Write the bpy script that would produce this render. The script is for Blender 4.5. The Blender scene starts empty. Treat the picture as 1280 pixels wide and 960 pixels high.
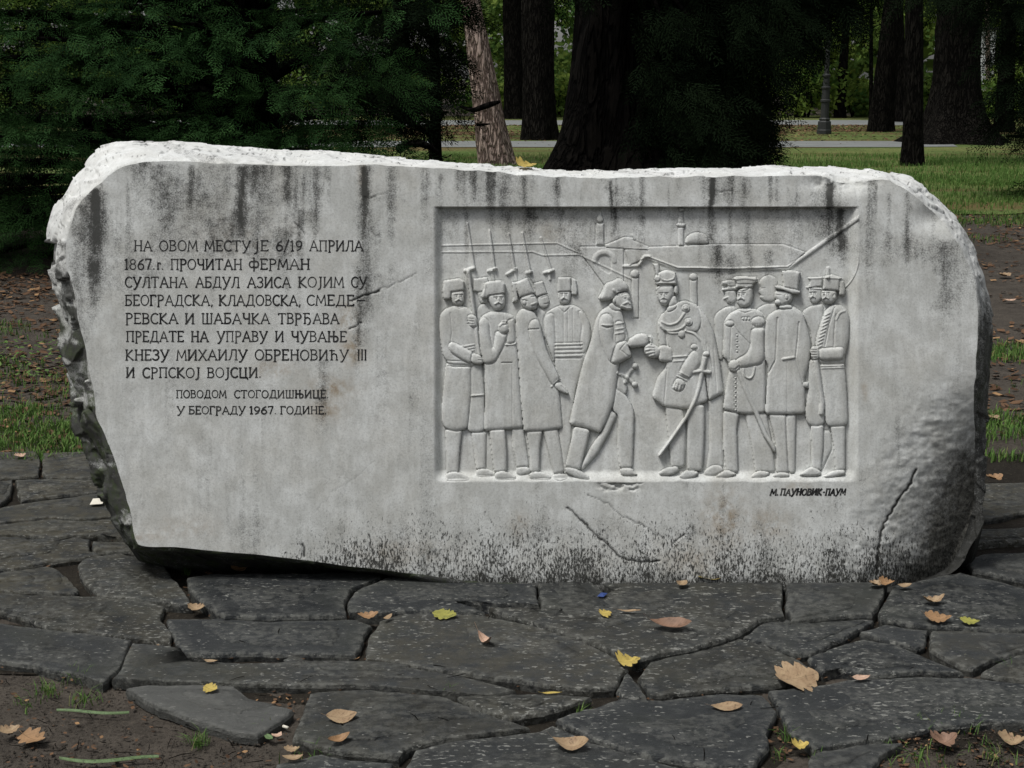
import bpy, math, random
import numpy as np
from mathutils import Vector, noise as mnoise
from math import radians, sin, cos, tan, atan, pi

scene = bpy.context.scene
col = scene.collection

# ------------------------------------------------------------------ camera
F_PX = 1780.0                     # focal length in photo pixels (1280 wide)
PITCH = radians(12.2)
CAM_H = 1.65
cam_data = bpy.data.cameras.new('camera')
cam_data.sensor_width = 36.0
cam_data.lens = F_PX / 1280.0 * 36.0
cam_data.clip_start = 0.05
cam_data.clip_end = 2000.0
cam = bpy.data.objects.new('camera', cam_data)
col.objects.link(cam)
cam.location = (0, 0, CAM_H)
cam.rotation_euler = (pi / 2 - PITCH, 0, 0)
scene.camera = cam

# ------------------------------------------------------------------ sky and sun (bright overcast)
SUN_EL = radians(66)               # high sun behind thin cloud, from the left and a little behind the viewer
world = bpy.data.worlds.new('World')
scene.world = world
world.use_nodes = True
wn, wl = world.node_tree.nodes, world.node_tree.links
bg = wn['Background']
sky = wn.new('ShaderNodeTexSky')
sky.sky_type = 'NISHITA'
sky.sun_disc = False
sky.sun_elevation = SUN_EL
sky.sun_rotation = radians(242)
sky.air_density = 1.0; sky.dust_density = 3.0; sky.ozone_density = 1.0
hsv = wn.new('ShaderNodeHueSaturation')
hsv.inputs['Saturation'].default_value = 0.30
wl.new(sky.outputs[0], hsv.inputs['Color'])
wl.new(hsv.outputs[0], bg.inputs['Color'])
bg.inputs['Strength'].default_value = 0.09
sun_data = bpy.data.lights.new('sun', 'SUN')
sun_data.energy = 2.0
sun_data.angle = radians(16)
sun_data.color = (1.0, 0.985, 0.95)
sun = bpy.data.objects.new('sun', sun_data)
col.objects.link(sun)
# direction towards the sun: left, behind the viewer, high
sd = Vector((-0.883 * cos(SUN_EL), -0.469 * cos(SUN_EL), sin(SUN_EL)))
sun.rotation_euler = sd.to_track_quat('Z', 'Y').to_euler()
sun.location = (-6, -6, 12)

scene.view_settings.view_transform = 'Standard'
scene.view_settings.look = 'None'
scene.view_settings.gamma = 1
scene.view_settings.exposure = 0.38
scene.render.engine = 'CYCLES'
scene.cycles.max_bounces = 6
scene.cycles.diffuse_bounces = 3
scene.cycles.transparent_max_bounces = 4

# ------------------------------------------------------------------ geometry of the view, used to place things from measured points
D0 = 4.70                          # distance of the leaning stone face, measured along the view axis
CT, ST = cos(PITCH), sin(PITCH)
def F(px, py, c=0.0):
    """point on (or c metres behind) the stone face plane; vectorised"""
    px = np.asarray(px, float); py = np.asarray(py, float); c = np.asarray(c, float)
    d = D0 + c
    X = (px - 640) / F_PX * d
    U = -(py - 480) / F_PX * d
    return np.stack([X + 0 * d, U * ST + d * CT, CAM_H + U * CT - d * ST], -1)
def G(px, py, z=0.0):
    """point on the level z that is seen at px, py"""
    rx = (px - 640) / F_PX; ru = -(py - 480) / F_PX
    dy = ru * ST + CT; dz = ru * CT - ST
    t = (z - CAM_H) / dz
    return Vector((rx * t, dy * t, z))
def H(px, py, y):
    """point at ground distance y seen at px, py"""
    rx = (px - 640) / F_PX; ru = -(py - 480) / F_PX
    dy = ru * ST + CT; dz = ru * CT - ST
    t = y / dy
    return Vector((rx * t, y, CAM_H + dz * t))

# ------------------------------------------------------------------ numpy noise
def _hash(ix, iy, seed):
    n = (ix.astype(np.int64) * 374761393 + iy.astype(np.int64) * 668265263 + seed * 974711) & 0xffffffff
    n = ((n ^ (n >> 13)) * 1274126177) & 0xffffffff
    return ((n ^ (n >> 16)) & 0xffff) / 65535.0
def vnoise(x, y, seed=0):
    x = np.asarray(x, float); y = np.asarray(y, float)
    ix = np.floor(x); iy = np.floor(y)
    fx = x - ix; fy = y - iy
    fx = fx * fx * (3 - 2 * fx); fy = fy * fy * (3 - 2 * fy)
    a = _hash(ix, iy, seed); b = _hash(ix + 1, iy, seed)
    c = _hash(ix, iy + 1, seed); d = _hash(ix + 1, iy + 1, seed)
    return (a * (1 - fx) + b * fx) * (1 - fy) + (c * (1 - fx) + d * fx) * fy
def fbm(x, y, seed=0, o=4):
    s = 0; a = 0.5; t = 0
    for k in range(o):
        s = s + a * vnoise(x * 2 ** k, y * 2 ** k, seed + k * 17); t += a; a *= 0.5
    return s / t
def sstep(a, b, x):
    t = np.clip((np.asarray(x, float) - a) / (b - a), 0, 1)
    return t * t * (3 - 2 * t)

# ------------------------------------------------------------------ materials
class NT:
    def __init__(s, name):
        s.m = bpy.data.materials.new(name); s.m.use_nodes = True
        s.n = s.m.node_tree.nodes; s.l = s.m.node_tree.links
        s.b = s.n['Principled BSDF']
    def node(s, typ, **kw):
        nd = s.n.new(typ)
        for k, v in kw.items(): setattr(nd, k, v)
        return nd
    def put(s, sock, v):
        if hasattr(v, 'is_output') or isinstance(v, bpy.types.NodeSocket): s.l.new(v, sock)
        else: sock.default_value = v
    def math(s, op, a, b=0.0, c=None, clamp=False):
        nd = s.node('ShaderNodeMath', operation=op, use_clamp=clamp)
        s.put(nd.inputs[0], a); s.put(nd.inputs[1], b)
        if c is not None: s.put(nd.inputs[2], c)
        return nd.outputs[0]
    def mix(s, f, a, b):
        nd = s.node('ShaderNodeMix', data_type='RGBA')
        s.put(nd.inputs[0], f)
        s.put(nd.inputs[6], a if not isinstance(a, tuple) else (*a, 1)[:4])
        s.put(nd.inputs[7], b if not isinstance(b, tuple) else (*b, 1)[:4])
        return nd.outputs[2]
    def coord(s, scale=(1, 1, 1), kind='Object', rot=(0, 0, 0)):
        tc = s.node('ShaderNodeTexCoord'); mp = s.node('ShaderNodeMapping')
        mp.inputs['Scale'].default_value = scale; mp.inputs['Rotation'].default_value = rot
        s.l.new(tc.outputs[kind], mp.inputs[0]); return mp.outputs[0]
    def pos(s, scale=(1, 1, 1)):
        g = s.node('ShaderNodeNewGeometry'); mp = s.node('ShaderNodeMapping')
        mp.inputs['Scale'].default_value = scale
        s.l.new(g.outputs['Position'], mp.inputs[0]); return mp.outputs[0]
    def noise(s, vec, scale, detail=4, rough=0.55, dist=0.0):
        nd = s.node('ShaderNodeTexNoise')
        s.l.new(vec, nd.inputs['Vector'])
        nd.inputs['Scale'].default_value = scale; nd.inputs['Detail'].default_value = detail
        nd.inputs['Roughness'].default_value = rough; nd.inputs['Distortion'].default_value = dist
        return nd.outputs[0]
    def voro(s, vec, scale, feature='F1', out='Distance'):
        nd = s.node('ShaderNodeTexVoronoi', feature=feature)
        s.l.new(vec, nd.inputs['Vector']); nd.inputs['Scale'].default_value = scale
        return nd.outputs[out]
    def attr(s, name, out='Fac'):
        nd = s.node('ShaderNodeAttribute', attribute_name=name); return nd.outputs[out]
    def ramp(s, f, stops):
        nd = s.node('ShaderNodeValToRGB'); s.l.new(f, nd.inputs[0])
        cr = nd.color_ramp
        while len(cr.elements) < len(stops): cr.elements.new(0.5)
        for e, (p, c) in zip(cr.elements, stops):
            e.position = p; e.color = (c, c, c, 1) if not isinstance(c, tuple) else (*c, 1)
        return nd.outputs[0]
    def step(s, a, b, x):
        nd = s.node('ShaderNodeMapRange', clamp=True, interpolation_type='SMOOTHSTEP')
        s.put(nd.inputs[0], x); s.put(nd.inputs[1], a); s.put(nd.inputs[2], b)
        return nd.outputs[0]
    def bump(s, h, strength=0.5, dist=0.01, normal=None):
        nd = s.node('ShaderNodeBump'); s.l.new(h, nd.inputs['Height'])
        nd.inputs['Strength'].default_value = strength; nd.inputs['Distance'].default_value = dist
        if normal is not None: s.l.new(normal, nd.inputs['Normal'])
        return nd.outputs[0]
    def out(s, color=None, rough=None, normal=None, spec=None):
        if color is not None: s.put(s.b.inputs['Base Color'], color if not isinstance(color, tuple) else (*color, 1))
        if rough is not None: s.put(s.b.inputs['Roughness'], rough)
        if normal is not None: s.l.new(normal, s.b.inputs['Normal'])
        if spec is not None: s.b.inputs['Specular IOR Level'].default_value = spec
        return s.m

def stone_mat():
    t = NT('weathered_marble')
    v = t.coord()
    big = t.noise(v, 2.2, 5, 0.6); mid = t.noise(v, 14, 6, 0.65); fine = t.noise(v, 160, 3, 0.7)
    c = t.mix(t.ramp(big, [(0.3, 0.0), (0.7, 1.0)]), (0.67, 0.685, 0.665), (0.80, 0.815, 0.80))
    sv = t.noise(t.coord((1, 1, 0.08)), 52, 6, 0.7)
    c = t.mix(t.math('MULTIPLY', t.ramp(sv, [(0.44, 0.0), (0.68, 1.0)]), 0.27), c, (0.27, 0.265, 0.24))
    wm = t.noise(v, 5, 5, 0.65)
    c = t.mix(t.math('MULTIPLY', t.ramp(wm, [(0.45, 0.0), (0.7, 1.0)]), 0.45), c, (0.52, 0.50, 0.44))
    c = t.mix(t.math('MULTIPLY', t.ramp(mid, [(0.42, 1.0), (0.62, 0.0)]), 0.33), c, (0.33, 0.33, 0.30))
    c = t.mix(t.math('MULTIPLY', t.ramp(fine, [(0.36, 1.0), (0.52, 0.0)]), 0.26), c, (0.20, 0.20, 0.18))
    # the upper rim is mixed towards pale grey, unlike the dressed face
    c = t.mix(t.math('MULTIPLY', t.attr('paler'), 0.4), c, (0.74, 0.74, 0.73))
    # warm stains
    r = t.attr('rust')
    rm = t.math('MULTIPLY', r, t.ramp(t.noise(v, 30, 4, 0.7), [(0.35, 0.0), (0.65, 1.0)]))
    c = t.mix(rm, c, (0.30, 0.21, 0.11))
    # lichen and soot
    d = t.attr('dirt')
    n = t.noise(v, 210, 4, 0.75); nb = t.noise(v, 38, 3, 0.6)
    m = t.math('ADD', t.math('MULTIPLY', d, 1.05), t.math('MULTIPLY', t.math('SUBTRACT', n, 0.5), 2.1))
    m = t.math('ADD', m, t.math('MULTIPLY', t.math('SUBTRACT', nb, 0.5), 0.9))
    m = t.step(0.02, 1.15, m)
    m = t.math('MULTIPLY', m, t.step(0.0, 0.30, d))
    c = t.mix(t.math('MULTIPLY', m, 0.93), c, (0.022, 0.022, 0.019))
    rk = t.attr('rock')
    rm2 = t.step(0.12, 1.0, t.math('ADD', rk, t.math('MULTIPLY', t.math('SUBTRACT', t.noise(v, 55, 6, 0.8), 0.5), 1.1)))
    rm2 = t.math('MULTIPLY', rm2, t.step(0.0, 0.25, rk))
    c = t.mix(rm2, c, t.mix(t.ramp(t.noise(v, 90, 4, 0.8), [(0.38, 0.0), (0.62, 1.0)]), (0.030, 0.029, 0.025), (0.13, 0.127, 0.112)))
    # black pits, drawn out downwards
    p = t.attr('pits')
    vp = t.coord((1, 1, 0.30))
    n2 = t.noise(vp, 185, 5, 0.78)
    thr = t.math('SUBTRACT', 0.78, t.math('MULTIPLY', p, 0.31))
    pm = t.step(0.0, 0.07, t.math('SUBTRACT', n2, thr))
    pm = t.math('MULTIPLY', pm, t.step(0.0, 0.12, p))
    c = t.mix(t.math('MULTIPLY', pm, 0.92), c, (0.018, 0.018, 0.015))
    # cracks
    k = t.attr('crack')
    c = t.mix(t.math('MULTIPLY', k, 0.95), c, (0.015, 0.015, 0.013))
    g = t.attr('moss')
    gm = t.math('MULTIPLY', g, t.ramp(t.noise(v, 22, 5, 0.7), [(0.45, 0.0), (0.62, 1.0)]))
    c = t.mix(gm, c, (0.055, 0.075, 0.03))
    hgt = t.math('ADD', t.math('MULTIPLY', fine, 0.5), t.math('MULTIPLY', t.noise(v, 420, 2, 0.6), 0.4))
    hgt = t.math('SUBTRACT', hgt, t.math('MULTIPLY', pm, 1.2))
    nrm = t.bump(hgt, 0.5, 0.0016)
    return t.out(c, 0.72, nrm, 0.25)

def slate_mat(pale=False):
    t = NT('pale_slate' if pale else 'dark_slate')
    oi = t.node('ShaderNodeObjectInfo')
    v = t.pos((1, 1, 1))
    base = t.mix(oi.outputs['Random'], (0.010, 0.012, 0.0138), (0.032, 0.035, 0.037))
    n = t.noise(v, 9, 6, 0.65)
    c = t.mix(t.ramp(n, [(0.4, 0.0), (0.7, 0.85)]), base, (0.042, 0.045, 0.045))
    n3 = t.noise(v, 3.0, 4, 0.6)
    c = t.mix(t.math('MULTIPLY', t.ramp(n3, [(0.5, 0.0), (0.65, 1.0)]), 0.75), c, (0.042, 0.045, 0.040))
    bl = t.noise(v, 26, 8, 0.78); bm2 = t.noise(v, 4.0, 3, 0.6)
    c = t.mix(t.math('MULTIPLY', t.step(0.50, 0.62, t.math('ADD', bl, t.math('MULTIPLY', t.math('SUBTRACT', bm2, 0.5), 0.35))), 0.5), c, (0.078, 0.081, 0.078))
    so = t.attr('soiled')
    c = t.mix(t.math('MULTIPLY', so, t.ramp(t.noise(v, 11, 7, 0.75), [(0.38, 0.0), (0.6, 1.0)])), c, (0.070, 0.064, 0.046))
    sp = t.noise(t.pos((0.5, 1, 1)), 95, 3, 0.6)
    patch = t.noise(v, 2.2, 3, 0.6)
    wn_ = t.node('ShaderNodeTexWhiteNoise', noise_dimensions='1D'); t.l.new(oi.outputs['Random'], wn_.inputs['W'])
    sp = t.math('SUBTRACT', sp, t.math('MULTIPLY', wn_.outputs[0], 0.075))
    m = t.step(0.585, 0.65, t.math('ADD', sp, t.math('MULTIPLY', t.math('SUBTRACT', patch, 0.5), 0.22)))
    c = t.mix(t.math('MULTIPLY', m, 0.62), c, (0.34, 0.34, 0.31))
    e = t.attr('edge')
    em = t.math('MULTIPLY', e, t.step(0.4, 0.62, t.noise(v, 40, 4, 0.7)))
    c = t.mix(t.math('MULTIPLY', em, 0.5), c, (0.20, 0.20, 0.18))
    gr = t.noise(v, 260, 3, 0.7)
    lay = t.noise(t.pos((1, 2.4, 1)), 12, 6, 0.7, 0.6)
    l2 = t.noise(t.pos((0.8, 2.0, 1)), 4.5, 7, 0.62, 0.4)
    ter = t.math('ADD', t.math('SNAP', l2, 0.045), t.math('MULTIPLY', l2, 0.15))
    hh = t.math('ADD', t.math('MULTIPLY', lay, 3.0), t.math('MULTIPLY', gr, 0.75))
    hh = t.math('ADD', hh, t.math('MULTIPLY', ter, 26.0))
    nrm = t.bump(hh, 0.9, 0.0046)
    if pale: c = t.mix(0.55, c, (0.13, 0.13, 0.12))
    return t.out(c, t.ramp(n, [(0.3, 0.6), (0.7, 0.85)]), nrm, 0.25)

def soil_mat(name, a, b, litter=0.0):
    t = NT(name)
    v = t.pos()
    n = t.noise(v, 7, 8, 0.7); f = t.noise(v, 70, 4, 0.7)
    c = t.mix(t.ramp(n, [(0.35, 0.0), (0.65, 1.0)]), a, b)
    c = t.mix(t.math('MULTIPLY', t.step(0.55, 0.72, f), 0.5), c, (0.12, 0.10, 0.075))
    c = t.mix(t.math('MULTIPLY', t.step(0.52, 0.35, f), 0.5), c, (0.02, 0.016, 0.012))
    hh = t.math('ADD', t.math('MULTIPLY', n, 3.0), f)
    return t.out(c, 0.95, t.bump(hh, 0.9, 0.010), 0.15)

def lawn_mat():
    t = NT('lawn_turf')
    v = t.pos()
    n = t.noise(v, 0.55, 5, 0.65); f = t.noise(t.pos((1, 0.35, 1)), 26, 5, 0.75)
    c = t.mix(t.ramp(n, [(0.38, 0.0), (0.62, 1.0)]), (0.075, 0.125, 0.030), (0.145, 0.165, 0.052))
    c = t.mix(t.math('MULTIPLY', t.step(0.5, 0.68, f), 0.8), c, (0.13, 0.15, 0.055))
    c = t.mix(t.math('MULTIPLY', t.step(0.5, 0.36, f), 0.75), c, (0.05, 0.035, 0.018))
    c = t.mix(t.math('MULTIPLY', t.step(0.50, 0.60, t.noise(t.pos((0.25, 1, 1)), 0.62, 4, 0.6)), 0.75), c, (0.11, 0.07, 0.032))
    return t.out(c, 0.9, t.bump(f, 0.8, 0.03), 0.15)

def path_mat():
    t = NT('park_path_asphalt')
    v = t.pos()
    n = t.noise(v, 1.5, 5, 0.6)
    c = t.mix(n, (0.12, 0.125, 0.12), (0.24, 0.25, 0.245))
    return t.out(c, 0.8, None, 0.3)

def bark_mat(name, a, b, sc=1.0, sep=8.0):
    t = NT(name)
    v = t.coord((1, 1, 0.22))
    n = t.noise(v, 9 * sc, 6, 0.65, 0.6)
    cv = t.coord((1, 1, 0.16)); dn = t.node('ShaderNodeTexNoise'); t.l.new(cv, dn.inputs['Vector']); dn.inputs['Scale'].default_value = 14
    vm = t.node('ShaderNodeVectorMath', operation='MULTIPLY_ADD'); t.l.new(dn.outputs['Color'], vm.inputs[0]); vm.inputs[1].default_value = (.22, .22, .10); t.l.new(cv, vm.inputs[2])
    vo = t.voro(vm.outputs[0], sep * sc, 'DISTANCE_TO_EDGE')
    ed = t.step(0.0, 0.22, vo)
    c = t.mix(t.ramp(n, [(0.35, 0.0), (0.68, 1.0)]), a, b)
    c = t.mix(t.math('SUBTRACT', 1.0, ed), c, tuple(x * 0.38 for x in a))
    hh = t.math('ADD', t.math('MULTIPLY', ed, 1.0), t.math('MULTIPLY', n, 0.8))
    return t.out(c, 0.95, t.bump(hh, 1.0, 0.035), 0.04)

def leaf_mat(name, a, b, c3=None, trans=0.0, rough=0.6, spec=0.10):
    t = NT(name)
    k = t.attr('tint')
    c = t.mix(k, a, b)
    if c3:
        c = t.mix(t.step(0.90, 1.0, k), c, c3)
    t.out(c, max(rough, .75), None, spec)
    if trans:
        t.b.inputs['Transmission Weight'].default_value = 0.0
        tr = t.node('ShaderNodeBsdfTranslucent'); t.put(tr.inputs[0], c)
        mx = t.node('ShaderNodeMixShader'); mx.inputs[0].default_value = trans
        t.l.new(t.b.outputs[0], mx.inputs[1]); t.l.new(tr.outputs[0], mx.inputs[2])
        t.l.new(mx.outputs[0], t.n['Material Output'].inputs[0])
    return t.m

def plain(name, c, rough=0.7, var=0.25, sc=30, spec=0.3):
    t = NT(name)
    n = t.noise(t.coord(), sc, 4, 0.6)
    return t.out(t.mix(t.math('MULTIPLY', n, var * 2), c, tuple(x * 0.55 for x in c)), rough, t.bump(n, 0.3, 0.002), spec)

def ink_mat():
    t = NT('black_letter_paint'); n = t.noise(t.coord(), 45, 5, 0.7)
    return t.out(t.mix(t.ramp(n, [(0.45, 0.0), (0.68, 1.0)]), (0.012, 0.012, 0.013), (0.10, 0.10, 0.095)), 0.7, None, 0.2)

M = dict(
    stone=stone_mat(), slate=slate_mat(), slate_pale=slate_mat(True),
    soil=soil_mat('dark_soil', (0.048, 0.041, 0.034), (0.085, 0.073, 0.060)),
    joint=soil_mat('joint_soil', (0.012, 0.010, 0.008), (0.028, 0.024, 0.018)),
    lawn=lawn_mat(), path=path_mat(),
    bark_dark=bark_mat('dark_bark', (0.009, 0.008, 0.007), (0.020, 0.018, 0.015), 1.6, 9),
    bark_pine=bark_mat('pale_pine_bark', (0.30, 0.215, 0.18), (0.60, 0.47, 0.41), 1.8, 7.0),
    bark_yew=bark_mat('yew_bark', (0.004, 0.0035, 0.003), (0.008, 0.007, 0.006)),
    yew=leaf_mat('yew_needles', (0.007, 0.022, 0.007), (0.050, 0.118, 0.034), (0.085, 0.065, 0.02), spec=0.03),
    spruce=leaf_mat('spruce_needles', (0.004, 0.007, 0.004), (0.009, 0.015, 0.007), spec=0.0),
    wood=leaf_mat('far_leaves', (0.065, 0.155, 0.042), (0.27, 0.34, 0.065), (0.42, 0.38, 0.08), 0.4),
    crown=leaf_mat('tree_leaves', (0.035, 0.075, 0.022), (0.085, 0.13, 0.03), None, 0.2),
    grass=leaf_mat('grass_blades', (0.065, 0.145, 0.030), (0.15, 0.235, 0.065), (0.20, 0.18, 0.08), 0.15),
    litter=leaf_mat('leaf_litter', (0.048, 0.027, 0.016), (0.145, 0.085, 0.05), (0.33, 0.20, 0.10)),
    ink=ink_mat(),
    iron=plain('dark_lamp_iron', (0.032, 0.034, 0.033), 0.6),
    glass=plain('milky_lamp_glass', (0.6, 0.6, 0.56), 0.3, 0.05),
    white=plain('white_render', (0.75, 0.76, 0.76), 0.7, 0.1, 3),
    window=plain('dark_window', (0.03, 0.035, 0.04), 0.2, 0.1),
    paper=plain('white_paper', (0.72, 0.68, 0.58), 0.7, 0.1),
    blue=plain('blue_wrapper', (0.03, 0.06, 0.20), 0.4, 0.1),
)

# ------------------------------------------------------------------ mesh helpers
def mesh_np(name, verts, faces, mat=None, parent=None, smooth=True, attrs=None, link=True, origin=None):
    """faces: (n,3) or (n,4) array, or a list of such arrays"""
    verts = np.asarray(verts, np.float32).reshape(-1, 3)
    if origin is not None: verts = verts - np.asarray(origin, np.float32)
    if not isinstance(faces, list): faces = [faces]
    faces = [np.asarray(f, np.int32) for f in faces if len(f)]
    me = bpy.data.meshes.new(name)
    nl = sum(f.size for f in faces); nf = sum(len(f) for f in faces)
    me.vertices.add(len(verts)); me.vertices.foreach_set('co', verts.ravel())
    me.loops.add(nl); me.polygons.add(nf)
    me.loops.foreach_set('vertex_index', np.concatenate([f.ravel() for f in faces]))
    tot = np.concatenate([np.full(len(f), f.shape[1], np.int32) for f in faces])
    st = np.concatenate([[0], np.cumsum(tot)[:-1]]).astype(np.int32)
    me.polygons.foreach_set('loop_start', st)
    me.polygons.foreach_set('loop_total', tot)
    me.polygons.foreach_set('use_smooth', np.full(nf, bool(smooth)))
    if attrs:
        for k, a in attrs.items():
            dom = 'POINT' if len(a) == len(verts) else 'FACE'
            at = me.attributes.new(k, 'FLOAT', dom)
            at.data.foreach_set('value', np.asarray(a, np.float32))
    me.update(calc_edges=True)
    if mat is not None: me.materials.append(mat)
    o = bpy.data.objects.new(name, me)
    if link: col.objects.link(o)
    if parent is not None: o.parent = parent
    if origin is not None and parent is None: o.location = origin
    return o

def tag(o, label=None, cat=None, group=None, kind=None):
    if label: o['label'] = label
    if cat: o['category'] = cat
    if group: o['group'] = group
    if kind: o['kind'] = kind
    return o
def empty(name, loc, label=None, cat=None, group=None):
    o = bpy.data.objects.new(name, None); col.objects.link(o)
    o.location = loc; o.empty_display_size = 0.2
    return tag(o, label, cat, group)

class MB:
    def __init__(s): s.v = []; s.f = []; s.n = 0
    def add(s, v, f):
        s.v.extend([tuple(p) for p in v]); s.f.extend([tuple(i + s.n for i in q) for q in f]); s.n += len(v)
    def box(s, c, d):
        x, y, z = c; a, b, e = d[0] / 2, d[1] / 2, d[2] / 2
        v = [(x - a, y - b, z - e), (x + a, y - b, z - e), (x + a, y + b, z - e), (x - a, y + b, z - e),
             (x - a, y - b, z + e), (x + a, y - b, z + e), (x + a, y + b, z + e), (x - a, y + b, z + e)]
        s.add(v, [(0, 3, 2, 1), (4, 5, 6, 7), (0, 1, 5, 4), (1, 2, 6, 5), (2, 3, 7, 6), (3, 0, 4, 7)])
    def lathe(s, c, prof, n=16):
        v = []; f = []
        for z, r in prof:
            for k in range(n):
                a = 2 * pi * k / n; v.append((c[0] + r * cos(a), c[1] + r * sin(a), c[2] + z))
        for i in range(len(prof) - 1):
            for k in range(n):
                k2 = (k + 1) % n
                f.append((i * n + k, i * n + k2, (i + 1) * n + k2, (i + 1) * n + k))
        f.append(tuple(range(n))[::-1]); f.append(tuple((len(prof) - 1) * n + k for k in range(n)))
        s.add(v, f)
    def tube(s, pts, rad, n=8):
        pts = [Vector(p) for p in pts]
        v = []; f = []
        for i, p in enumerate(pts):
            t = (pts[min(i + 1, len(pts) - 1)] - pts[max(i - 1, 0)]).normalized()
            a = t.cross(Vector((0.31, 0.95, 0.05))).normalized(); b = t.cross(a)
            r = rad[i] if hasattr(rad, '__len__') else rad
            for k in range(n):
                an = 2 * pi * k / n; q = p + a * (r * cos(an)) + b * (r * sin(an)); v.append(tuple(q))
        for i in range(len(pts) - 1):
            for k in range(n):
                k2 = (k + 1) % n
                f.append((i * n + k, i * n + k2, (i + 1) * n + k2, (i + 1) * n + k))
        f.append(tuple(range(n))[::-1]); f.append(tuple((len(pts) - 1) * n + k for k in range(n)))
        s.add(v, f)
    def build(s, name, mat, parent=None, smooth=False):
        me = bpy.data.meshes.new(name); me.from_pydata(s.v, [], s.f); me.materials.append(mat)
        me.polygons.foreach_set('use_smooth', [smooth] * len(me.polygons)); me.update()
        o = bpy.data.objects.new(name, me); col.objects.link(o)
        if parent is not None: o.parent = parent
        return o
rng = np.random.default_rng(7)
random.seed(7)
# ================================================================== THE MARBLE MONUMENT
ROOT = np.array([0.0, 4.62, 0.0])
monument = empty('stone_monument', tuple(ROOT),
    'large pale marble block with Cyrillic inscription and carved relief, standing on dark slate paving', 'monument')

# (edge of dressed face x, y ; outer silhouette x, y ; depth of the silhouette)
RIM = [
 (172,680,166,686,.10),(162,632,132,640,.13),(150,596,118,605,.14),(134,549,103,560,.14),(120,517,88,520,.15),(116,480,82,486,.15),
 (106,433,73,450,.15),(97,397,71,402,.16),(91,361,60,355,.16),(83,330,58,320,.17),(85,300,59,285,.18),(92,272,66,258,.19),
 (102,252,80,236,.2),(122,232,100,209,.24),(136,220,111,194,.27),(157,207,127,181,.31),(180,202,162,175,.33),(210,201,205,175,.34),
 (250,203,250,178,.34),(275,205,290,181,.34),(320,206,326,183,.34),(370,207,372,186,.34),(415,207,416,188,.33),(480,206,478,193,.33),
 (540,210,540,197,.33),(602,215,604,203,.33),(660,219,655,207,.32),(707,221,706,211,.32),(760,222,760,210,.32),(800,221,800,209,.33),
 (880,221,880,208,.34),(950,220,950,206,.35),(1020,220,1020,207,.34),(1050,228,1050,208,.33),(1085,226,1075,210,.32),(1111,226,1106,212,.31),
 (1137,241,1137,219,.28),(1156,256,1155,230,.25),(1174,272,1176,248,.22),(1192,296,1201,277,.20),(1205,318,1220,307,.18),(1217,345,1231,337,.16),
 (1222,372,1238,375,.15),(1222,400,1244,409,.14),(1221,430,1243,450,.13),(1219,460,1239,478,.13),(1218,490,1236,505,.13),(1218,525,1236,540,.13),
 (1219,570,1236,580,.13),(1218,610,1234,616,.13),(1215,640,1230,645,.13),(1208,665,1222,668,.12),(1198,690,1208,693,.12),(1185,708,1194,712,.10),
 (1165,720,1168,727,.07),(1130,731,1130,740,.03),(1080,735,1080,744,.01),(1000,735,1000,744,.01),(900,733,900,744,.01),(800,732,800,744,.01),
 (700,730,700,742,.01),(600,727,600,740,.01),(540,720,540,732,.03),(500,715,500,721,.05),(470,711,470,717,.06),(430,707,428,713,.08),
 (380,700,378,706,.08),(320,693,318,699,.09),(270,689,268,695,.09),(220,684,216,690,.10)]
RIM = np.array(RIM, float)

def resample(pts, n_per=1.6):
    """smooth closed resampling (Catmull-Rom) by the length of the first two columns"""
    P = pts; n = len(P); out = []
    for i in range(n):
        p0, p1, p2, p3 = P[i - 1], P[i], P[(i + 1) % n], P[(i + 2) % n]
        L = np.hypot(*(p2[:2] - p1[:2])); m = max(2, int(L / n_per))
        t = (np.arange(m) / m)[:, None]
        q = 0.5 * ((2 * p1) + (-p0 + p2) * t + (2 * p0 - 5 * p1 + 4 * p2 - p3) * t ** 2 + (-p0 + 3 * p1 - 3 * p2 + p3) * t ** 3)
        lin = p1 + (p2 - p1) * t
        out.append(q * 0.7 + lin * 0.3)
    return np.concatenate(out)
loop = resample(RIM)
tt = np.arange(len(loop))
jag = (fbm(tt / 14.0, tt * 0, 3, 4) - 0.5) * 5.0
ctr = np.array([640.0, 470.0])
dirn = loop[:, :2] - ctr; dirn /= np.linalg.norm(dirn, axis=1)[:, None]
wj = np.where(loop[:, 1] > 650, 0.3, 1.0)
E = loop[:, :2] + dirn * (jag * wj)[:, None]
jag2 = (fbm(tt / 22.0, tt * 0, 9, 4) - 0.5) * 7.0
topw = np.where((loop[:, 1] < 235), 0.45, 1.0)
S = loop[:, 2:4] + dirn * (jag2 * topw - 3.0 * (loop[:, 1] < 640))[:, None]
CS = loop[:, 4]

def dist_poly(X, Y, P, closed=True):
    """min distance of points to a polyline"""
    d = np.full(X.shape, 1e9); n = len(P)
    for i in range(n if closed else n - 1):
        ax, ay = P[i]; bx, by = P[(i + 1) % n]
        vx, vy = bx - ax, by - ay; L = vx * vx + vy * vy + 1e-9
        t = np.clip(((X - ax) * vx + (Y - ay) * vy) / L, 0, 1)
        d = np.minimum(d, np.hypot(X - ax - t * vx, Y - ay - t * vy))
    return d
def inside(X, Y, P):
    r = np.zeros(X.shape, bool); n = len(P)
    for i in range(n):
        ax, ay = P[i]; bx, by = P[(i + 1) % n]
        if ay == by: continue
        c = ((ay > Y) != (by > Y)) & (X < (bx - ax) * (Y - ay) / (by - ay) + ax)
        r ^= c
    return r

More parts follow.
